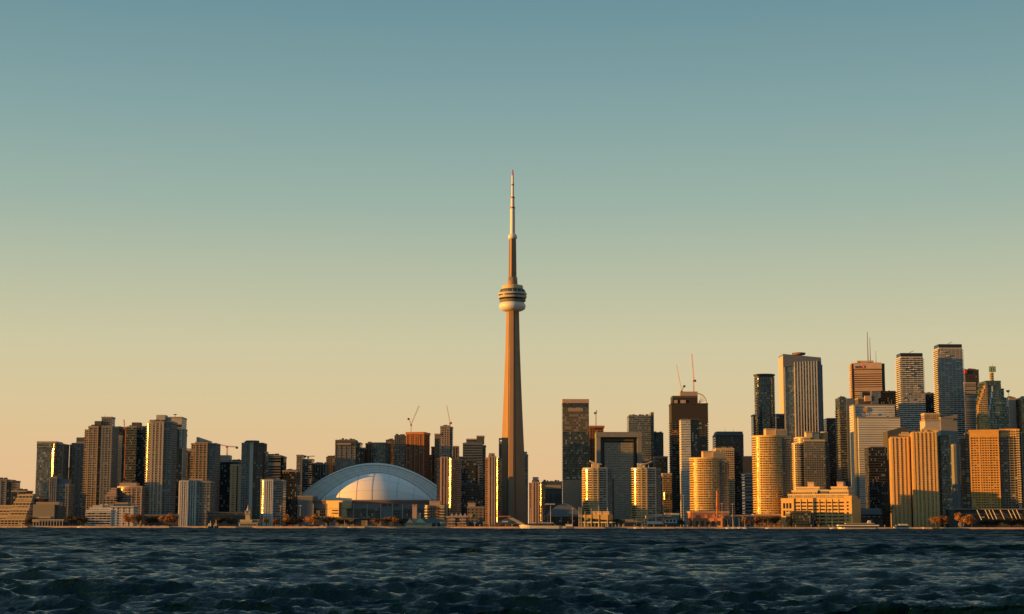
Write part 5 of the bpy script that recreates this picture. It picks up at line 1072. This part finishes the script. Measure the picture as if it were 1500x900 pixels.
# ================================================================== SIGNS
def sign(b, text, px, py, Y, hpx, mat, name='sign_letters', anchor='LEFT'):
    cu = bpy.data.curves.new('t', 'FONT'); cu.body = text; cu.size = hpx*mpp(Y)*1.35; cu.extrude = .25; cu.align_x = anchor
    o = bpy.data.objects.new('t', cu); C.objects.link(o); bpy.context.view_layer.update()
    me = bpy.data.meshes.new_from_object(o.evaluated_get(bpy.context.evaluated_depsgraph_get())); bpy.data.objects.remove(o)
    x, _, z = at(px, py, Y); w = bpy.data.objects.new(name, me); C.objects.link(w); me.materials.clear(); me.materials.append(MATS[mat])
    w.parent = b; ox, oy, oz = b['_o']; w.location = (x-ox, Y-oy, z-oz); w.rotation_euler = (math.pi/2, 0, 0); return w
def disc(b, px, py, Y, rpx, mat, name='emblem', th=.5):
    x, _, z = at(px, py, Y); MB().tube((x, Y+th, z), (x, Y, z), rpx*mpp(Y), rpx*mpp(Y), 24).build(name, MATS[mat], b)
TURN = [('orange lit warehouse', 22), ('golden ribbed apartment block with shaded', 10), ('golden ribbed apartment block with teal', 10), ('huge grid-fronted', 13), ('pink stone bank tower', 8), 
 ('orange-red waterfront shed', 20), ('two-deck harbour', 18), ('orange lit stepped', 8), ('unfinished orange concrete', 12), ('tower with orange brick', 10)]
def find(lbl): return [o for o in bpy.data.objects if o.get('label', '').startswith(lbl)][0]
b = find('pink stone bank tower'); sign(b, 'BMO', 1253.2, 539.4, 2796, 3.4, 'blue_mark'); disc(b, 1265.6, 537.6, 2795.9, 2.3, 'red_mark'); disc(b, 1265.6, 537.6, 2795.3, 1.0, 'white_panel', 'emblem_centre')
b = find('pale grey slab building with orange'); sign(b, 'Sun', 1255.5, 603.6, 2449.2, 3.6, 'white_panel'); sign(b, 'Life Financial', 1260, 609.2, 2449.2, 3.8, 'white_panel'); disc(b, 1268.5, 599.8, 2449, 3.4, 'white_panel', 'emblem_ring'); disc(b, 1267.6, 600.2, 2448.4, 2.9, 'orange_mark')
b = find('stepped green glass tower'); sign(b, 'TD', 1453.6, 543.4, 2519.6, 5.2, 'white_panel', anchor='CENTER')
for lb, dg in TURN: find(lb).rotation_euler.z = -R(dg)
# ================================================================== WATER
def water():
    rows = [30.]
    while rows[-1] < 400: rows.append(rows[-1]*(1+.0026))
    while rows[-1] < 2010: rows.append(rows[-1]+min(rows[-1]*.0030, 1.2))
    Yr = np.array(rows); nc = 1150
    t = np.linspace(-1, 1, nc)
    Yg = np.repeat(Yr[:, None], nc, 1); half = .42*Yr+12; Xg = t[None, :]*half[:, None]
    cell = np.maximum(2*half/nc, np.gradient(Yr))[:, None]
    rng = np.random.RandomState(11); Z = np.zeros_like(Xg); DX = np.zeros_like(Xg); DY = np.zeros_like(Xg)
    wl = np.exp(np.linspace(math.log(.32), math.log(15), 130)); wind = math.radians(-100)
    for L in wl:
        k = 2*math.pi/L; sp_ = .5 if L < 2 else (.33 if L < 5 else .22)
        a_ = wind+rng.normal(0, sp_); amp = (.0115*L**.96 if L < 4.5 else .0106*L**1.02)*math.exp(-(L/9.5)**3)*rng.uniform(.6, 1.4)
        kx, ky = k*math.cos(a_), k*math.sin(a_); ph = kx*Xg+ky*Yg+rng.uniform(0, 6.28)
        att = np.clip((L/cell-1.9)/2.0, 0, 1)*amp
        Z += att*np.cos(ph); s = np.sin(ph)*att*.95; DX -= s*math.cos(a_); DY -= s*math.sin(a_)
    # gusts: patches where the chop is stronger
    g = 1+.35*np.sin(Xg*.021+1.3*np.sin(Yg*.013))*np.sin(Yg*.031+.7)
    Z *= g; DX *= g; DY *= g
    V = np.stack([Xg+DX, Yg+DY, Z], -1).reshape(-1, 3).astype(np.float32)
    nr = len(Yr); idx = np.arange(nr*nc).reshape(nr, nc)
    q = np.stack([idx[:-1, :-1], idx[:-1, 1:], idx[1:, 1:], idx[1:, :-1]], -1).reshape(-1, 4)
    X = 16000.; base = len(V)
    ex = np.array([(-X, -3000, -.5), (X, -3000, -.5), (X, 2300, -.5), (-X, 2300, -.5)], np.float32)
    V = np.vstack([V, ex]); q = np.vstack([q, [[base, base+1, base+2, base+3]]])
    me = bpy.data.meshes.new('water'); me.vertices.add(len(V)); me.vertices.foreach_set('co', V.ravel())
    me.loops.add(q.size); me.loops.foreach_set('vertex_index', q.ravel().astype(np.int32)); me.polygons.add(len(q))
    me.polygons.foreach_set('loop_start', np.arange(0, q.size, 4, dtype=np.int32)); me.polygons.foreach_set('loop_total', np.full(len(q), 4, np.int32))
    me.polygons.foreach_set('use_smooth', np.ones(len(q), bool)); me.update(calc_edges=True)
    o = bpy.data.objects.new('water', me); C.objects.link(o); o['kind'] = 'structure'
    m, nt, out = newmat('lake_water'); g = N(nt, 'ShaderNodeNewGeometry')
    mp = N(nt, 'ShaderNodeMapping'); mp.inputs['Scale'].default_value = (1.3, 2.2, 1); nt.links.new(g.outputs['Position'], mp.inputs[0])
    n1 = N(nt, 'ShaderNodeTexNoise'); n1.inputs['Scale'].default_value = 3.0; n1.inputs['Detail'].default_value = 5; n1.inputs['Roughness'].default_value = .6
    nt.links.new(mp.outputs[0], n1.inputs['Vector'])
    n2 = N(nt, 'ShaderNodeTexNoise'); n2.inputs['Scale'].default_value = .23; n2.inputs['Detail'].default_value = 5; nt.links.new(mp.outputs[0], n2.inputs['Vector'])
    h = mth(nt, 'ADD', mth(nt, 'MULTIPLY', n1.outputs['Fac'], .17), mth(nt, 'MULTIPLY', n2.outputs['Fac'], WB2))
    bp = N(nt, 'ShaderNodeBump'); bp.inputs['Strength'].default_value = 1; bp.inputs['Distance'].default_value = 1.0; nt.links.new(h, bp.inputs['Height'])
    # unresolved chop: rougher where single ripples can no longer be told apart, with gust streaks
    sp = N(nt, 'ShaderNodeSeparateXYZ'); nt.links.new(g.outputs['Position'], sp.inputs[0])
    mr = N(nt, 'ShaderNodeMapRange'); mr.inputs[1].default_value = 60; mr.inputs[2].default_value = 420; mr.inputs[3].default_value = .02; mr.inputs[4].default_value = .18; nt.links.new(sp.outputs[1], mr.inputs[0])
    ns = []
    for sc_, stx in ((1.6, (.35, 1.0, 1)), (.16, (.22, .5, 1))):
        mq = N(nt, 'ShaderNodeMapping'); mq.inputs['Scale'].default_value = stx; nt.links.new(g.outputs['Position'], mq.inputs[0])
        nq = N(nt, 'ShaderNodeTexNoise'); nq.inputs['Scale'].default_value = sc_*2; nq.inputs['Detail'].default_value = 6; nq.inputs['Roughness'].default_value = .65; nt.links.new(mq.outputs[0], nq.inputs['Vector']); ns.append(nq)
    pert = vm(nt, 'ADD', vm(nt, 'SCALE', vm(nt, 'SUBTRACT', ns[0].outputs['Color'], (.5, .5, .5)).outputs[0], None, .55).outputs[0], vm(nt, 'SCALE', vm(nt, 'SUBTRACT', ns[1].outputs['Color'], (.5, .5, .5)).outputs[0], None, .45).outputs[0]).outputs[0]
    pert = vm(nt, 'MULTIPLY', pert, (.6, 1, .2)).outputs[0]
    mf = N(nt, 'ShaderNodeMapRange'); mf.inputs[1].default_value = 60; mf.inputs[2].default_value = 400; mf.inputs[3].default_value = .22; mf.inputs[4].default_value = .55; nt.links.new(sp.outputs[1], mf.inputs[0])
    nrm = vm(nt, 'NORMALIZE', vm(nt, 'ADD', bp.outputs[0], vm(nt, 'SCALE', pert, None, mf.outputs[0]).outputs[0]).outputs[0]).outputs[0]
    p = nt.nodes.new('ShaderNodeBsdfPrincipled'); p.inputs['Base Color'].default_value = (.001, .009, .018, 1); p.inputs['IOR'].default_value = 1.33
    p.inputs['Specular Tint'].default_value = (.42, .78, 1, 1)
    nt.links.new(mr.outputs[0], p.inputs['Roughness']); nt.links.new(nrm, p.inputs['Normal'])
    gl = nt.nodes.new('ShaderNodeBsdfDiffuse'); gl.inputs['Color'].default_value = (.001, .009, .018, 1)
    ms = nt.nodes.new('ShaderNodeMixShader'); md = N(nt, 'ShaderNodeMapRange'); md.inputs[1].default_value = 80; md.inputs[2].default_value = 700; md.inputs[3].default_value = .25; md.inputs[4].default_value = .68; nt.links.new(sp.outputs[1], md.inputs[0]); nt.links.new(md.outputs[0], ms.inputs[0]);  nt.links.new(p.outputs[0], ms.inputs[1]); nt.links.new(gl.outputs[0], ms.inputs[2]); nt.links.new(ms.outputs[0], out.inputs[0]); me.materials.append(m)  # dark diffuse mixed in with distance stands for waves shading themselves
WB2 = .55
water()
# ================================================================== SKY, SUN, CAMERA
S = bpy.context.scene
w = bpy.data.worlds.new('World'); S.world = w; w.use_nodes = True; nt = w.node_tree; nt.nodes.clear()
sky = nt.nodes.new('ShaderNodeTexSky'); sky.sky_type = 'NISHITA'; sky.sun_disc = False; sky.sun_elevation = R(SUN_EL); sky.sun_rotation = math.atan2(SD[0], SD[1]) % (2*math.pi)
sky.air_density = 1.6; sky.dust_density = 2.2; sky.ozone_density = 2.0
tc = nt.nodes.new('ShaderNodeTexCoord'); sx_ = nt.nodes.new('ShaderNodeSeparateXYZ'); nt.links.new(tc.outputs['Generated'], sx_.inputs[0])
cr_ = nt.nodes.new('ShaderNodeValToRGB'); nt.links.new(sx_.outputs[2], cr_.inputs[0]); e = cr_.color_ramp
def lin(c): return tuple((x/255/12.92 if x/255 <= .04045 else ((x/255+.055)/1.055)**2.4) for x in c)
stops = SKY = [(0.0, (241, 195, 147)), (.016, (241, 196, 148)), (.05, (234, 201, 153)), (.072, (226, 205, 160)), (.107, (214, 206, 169)), (.136, (198, 200, 170)), (.194, (161, 184, 172)), (.25, (135, 168, 169)), (.312, (111, 150, 160)), (.55, (118, 152, 168)), (1.0, (106, 142, 162))]
while len(e.elements) < len(stops): e.elements.new(.5)
for el, (p_, c) in zip(e.elements, stops): el.position = p_; el.color = (*lin(c), 1)
bg = nt.nodes.new('ShaderNodeBackground'); bg.inputs['Strength'].default_value = .066
# the graded haze colours of the evening sky over the physical sky, both brightest towards the sun
sc = nt.nodes.new('ShaderNodeVectorMath'); sc.operation = 'SCALE'; sc.inputs['Scale'].default_value = 10; cool = nt.nodes.new('ShaderNodeMapRange'); cool.data_type = 'FLOAT_VECTOR'
cool.inputs[7].default_value = (-.5,)*3; cool.inputs[8].default_value = (.3,)*3; cool.inputs[9].default_value = (.72, .92, 1.12); cool.inputs[10].default_value = (1, 1, 1)
cmb = nt.nodes.new('ShaderNodeCombineXYZ')
for q in range(3): nt.links.new(sx_.outputs[1], cmb.inputs[q])
nt.links.new(cmb.outputs[0], cool.inputs[6])
cml = nt.nodes.new('ShaderNodeVectorMath'); cml.operation = 'MULTIPLY'; nt.links.new(cr_.outputs[0], cml.inputs[0]); nt.links.new(cool.outputs['Vector'], cml.inputs[1]); nt.links.new(cml.outputs[0], sc.inputs[0])
nsc = nt.nodes.new('ShaderNodeVectorMath'); nsc.operation = 'SCALE'; nsc.inputs['Scale'].default_value = 1.5; nt.links.new(sky.outputs[0], nsc.inputs[0])
az = nt.nodes.new('ShaderNodeMapRange'); az.inputs[1].default_value = -.5; az.inputs[2].default_value = .45; az.inputs[3].default_value = .8; az.inputs[4].default_value = 1
nt.links.new(sx_.outputs[1], az.inputs[0])
az2 = nt.nodes.new('ShaderNodeMapRange'); az2.inputs[1].default_value = .35; az2.inputs[2].default_value = 1; az2.inputs[3].default_value = 1; az2.inputs[4].default_value = .65; nt.links.new(sx_.outputs[0], az2.inputs[0])
azm = nt.nodes.new('ShaderNodeMath'); azm.operation = 'MULTIPLY'; nt.links.new(az.outputs[0], azm.inputs[0]); nt.links.new(az2.outputs[0], azm.inputs[1])
lo = nt.nodes.new('ShaderNodeMapRange'); lo.inputs[1].default_value = -.03; lo.inputs[2].default_value = 0; lo.inputs[3].default_value = .03; lo.inputs[4].default_value = 1; nt.links.new(sx_.outputs[2], lo.inputs[0])
azl = nt.nodes.new('ShaderNodeMath'); azl.operation = 'MULTIPLY'; nt.links.new(lo.outputs[0], azl.inputs[0]); nt.links.new(azm.outputs[0], azl.inputs[1]); azm = azl
az10 = nt.nodes.new('ShaderNodeMath'); az10.operation = 'MULTIPLY'; az10.inputs[1].default_value = 10; nt.links.new(azm.outputs[0], az10.inputs[0]); nt.links.new(az10.outputs[0], sc.inputs['Scale'])
mx = nt.nodes.new('ShaderNodeMix'); mx.data_type = 'RGBA'; mx.inputs[0].default_value = .9
nt.links.new(nsc.outputs[0], mx.inputs[6]); nt.links.new(sc.outputs[0], mx.inputs[7]); nt.links.new(mx.outputs[2], bg.inputs[0])
wo = nt.nodes.new('ShaderNodeOutputWorld'); nt.links.new(bg.outputs[0], wo.inputs[0])
ld = bpy.data.lights.new('sun', 'SUN'); ld.energy = 5.0; ld.angle = R(.5); ld.color = (1, .44, .055)
sun = bpy.data.objects.new('sun', ld); C.objects.link(sun)
from mathutils import Vector, Matrix
sun.rotation_euler = Vector(SD).to_track_quat('Z', 'Y').to_euler(); sun.location = (-500, 0, 500)
cam = bpy.data.cameras.new('camera'); cam.sensor_width = 36; cam.lens = 36*F/1500; cam.clip_end = 60000; cam.clip_start = .5
co = bpy.data.objects.new('camera', cam); C.objects.link(co); co.location = (0, 0, CAMH)
# columns: right, up, back, rolled
right = Vector((1, 0, 0)); fwd = Vector((0, cp, sp)); up = Vector((0, -sp, cp))
r2 = right*cr+up*sr; u2 = up*cr-right*sr
M = Matrix((( r2.x, u2.x, -fwd.x), (r2.y, u2.y, -fwd.y), (r2.z, u2.z, -fwd.z)))
co.rotation_euler = M.to_euler(); S.camera = co
S.view_settings.view_transform = 'Standard'; S.view_settings.look = 'None'; S.view_settings.exposure = .6; S.view_settings.gamma = 1
S.render.engine = 'CYCLES'
for o in bpy.data.objects:
    if '_o' in o: del o['_o']
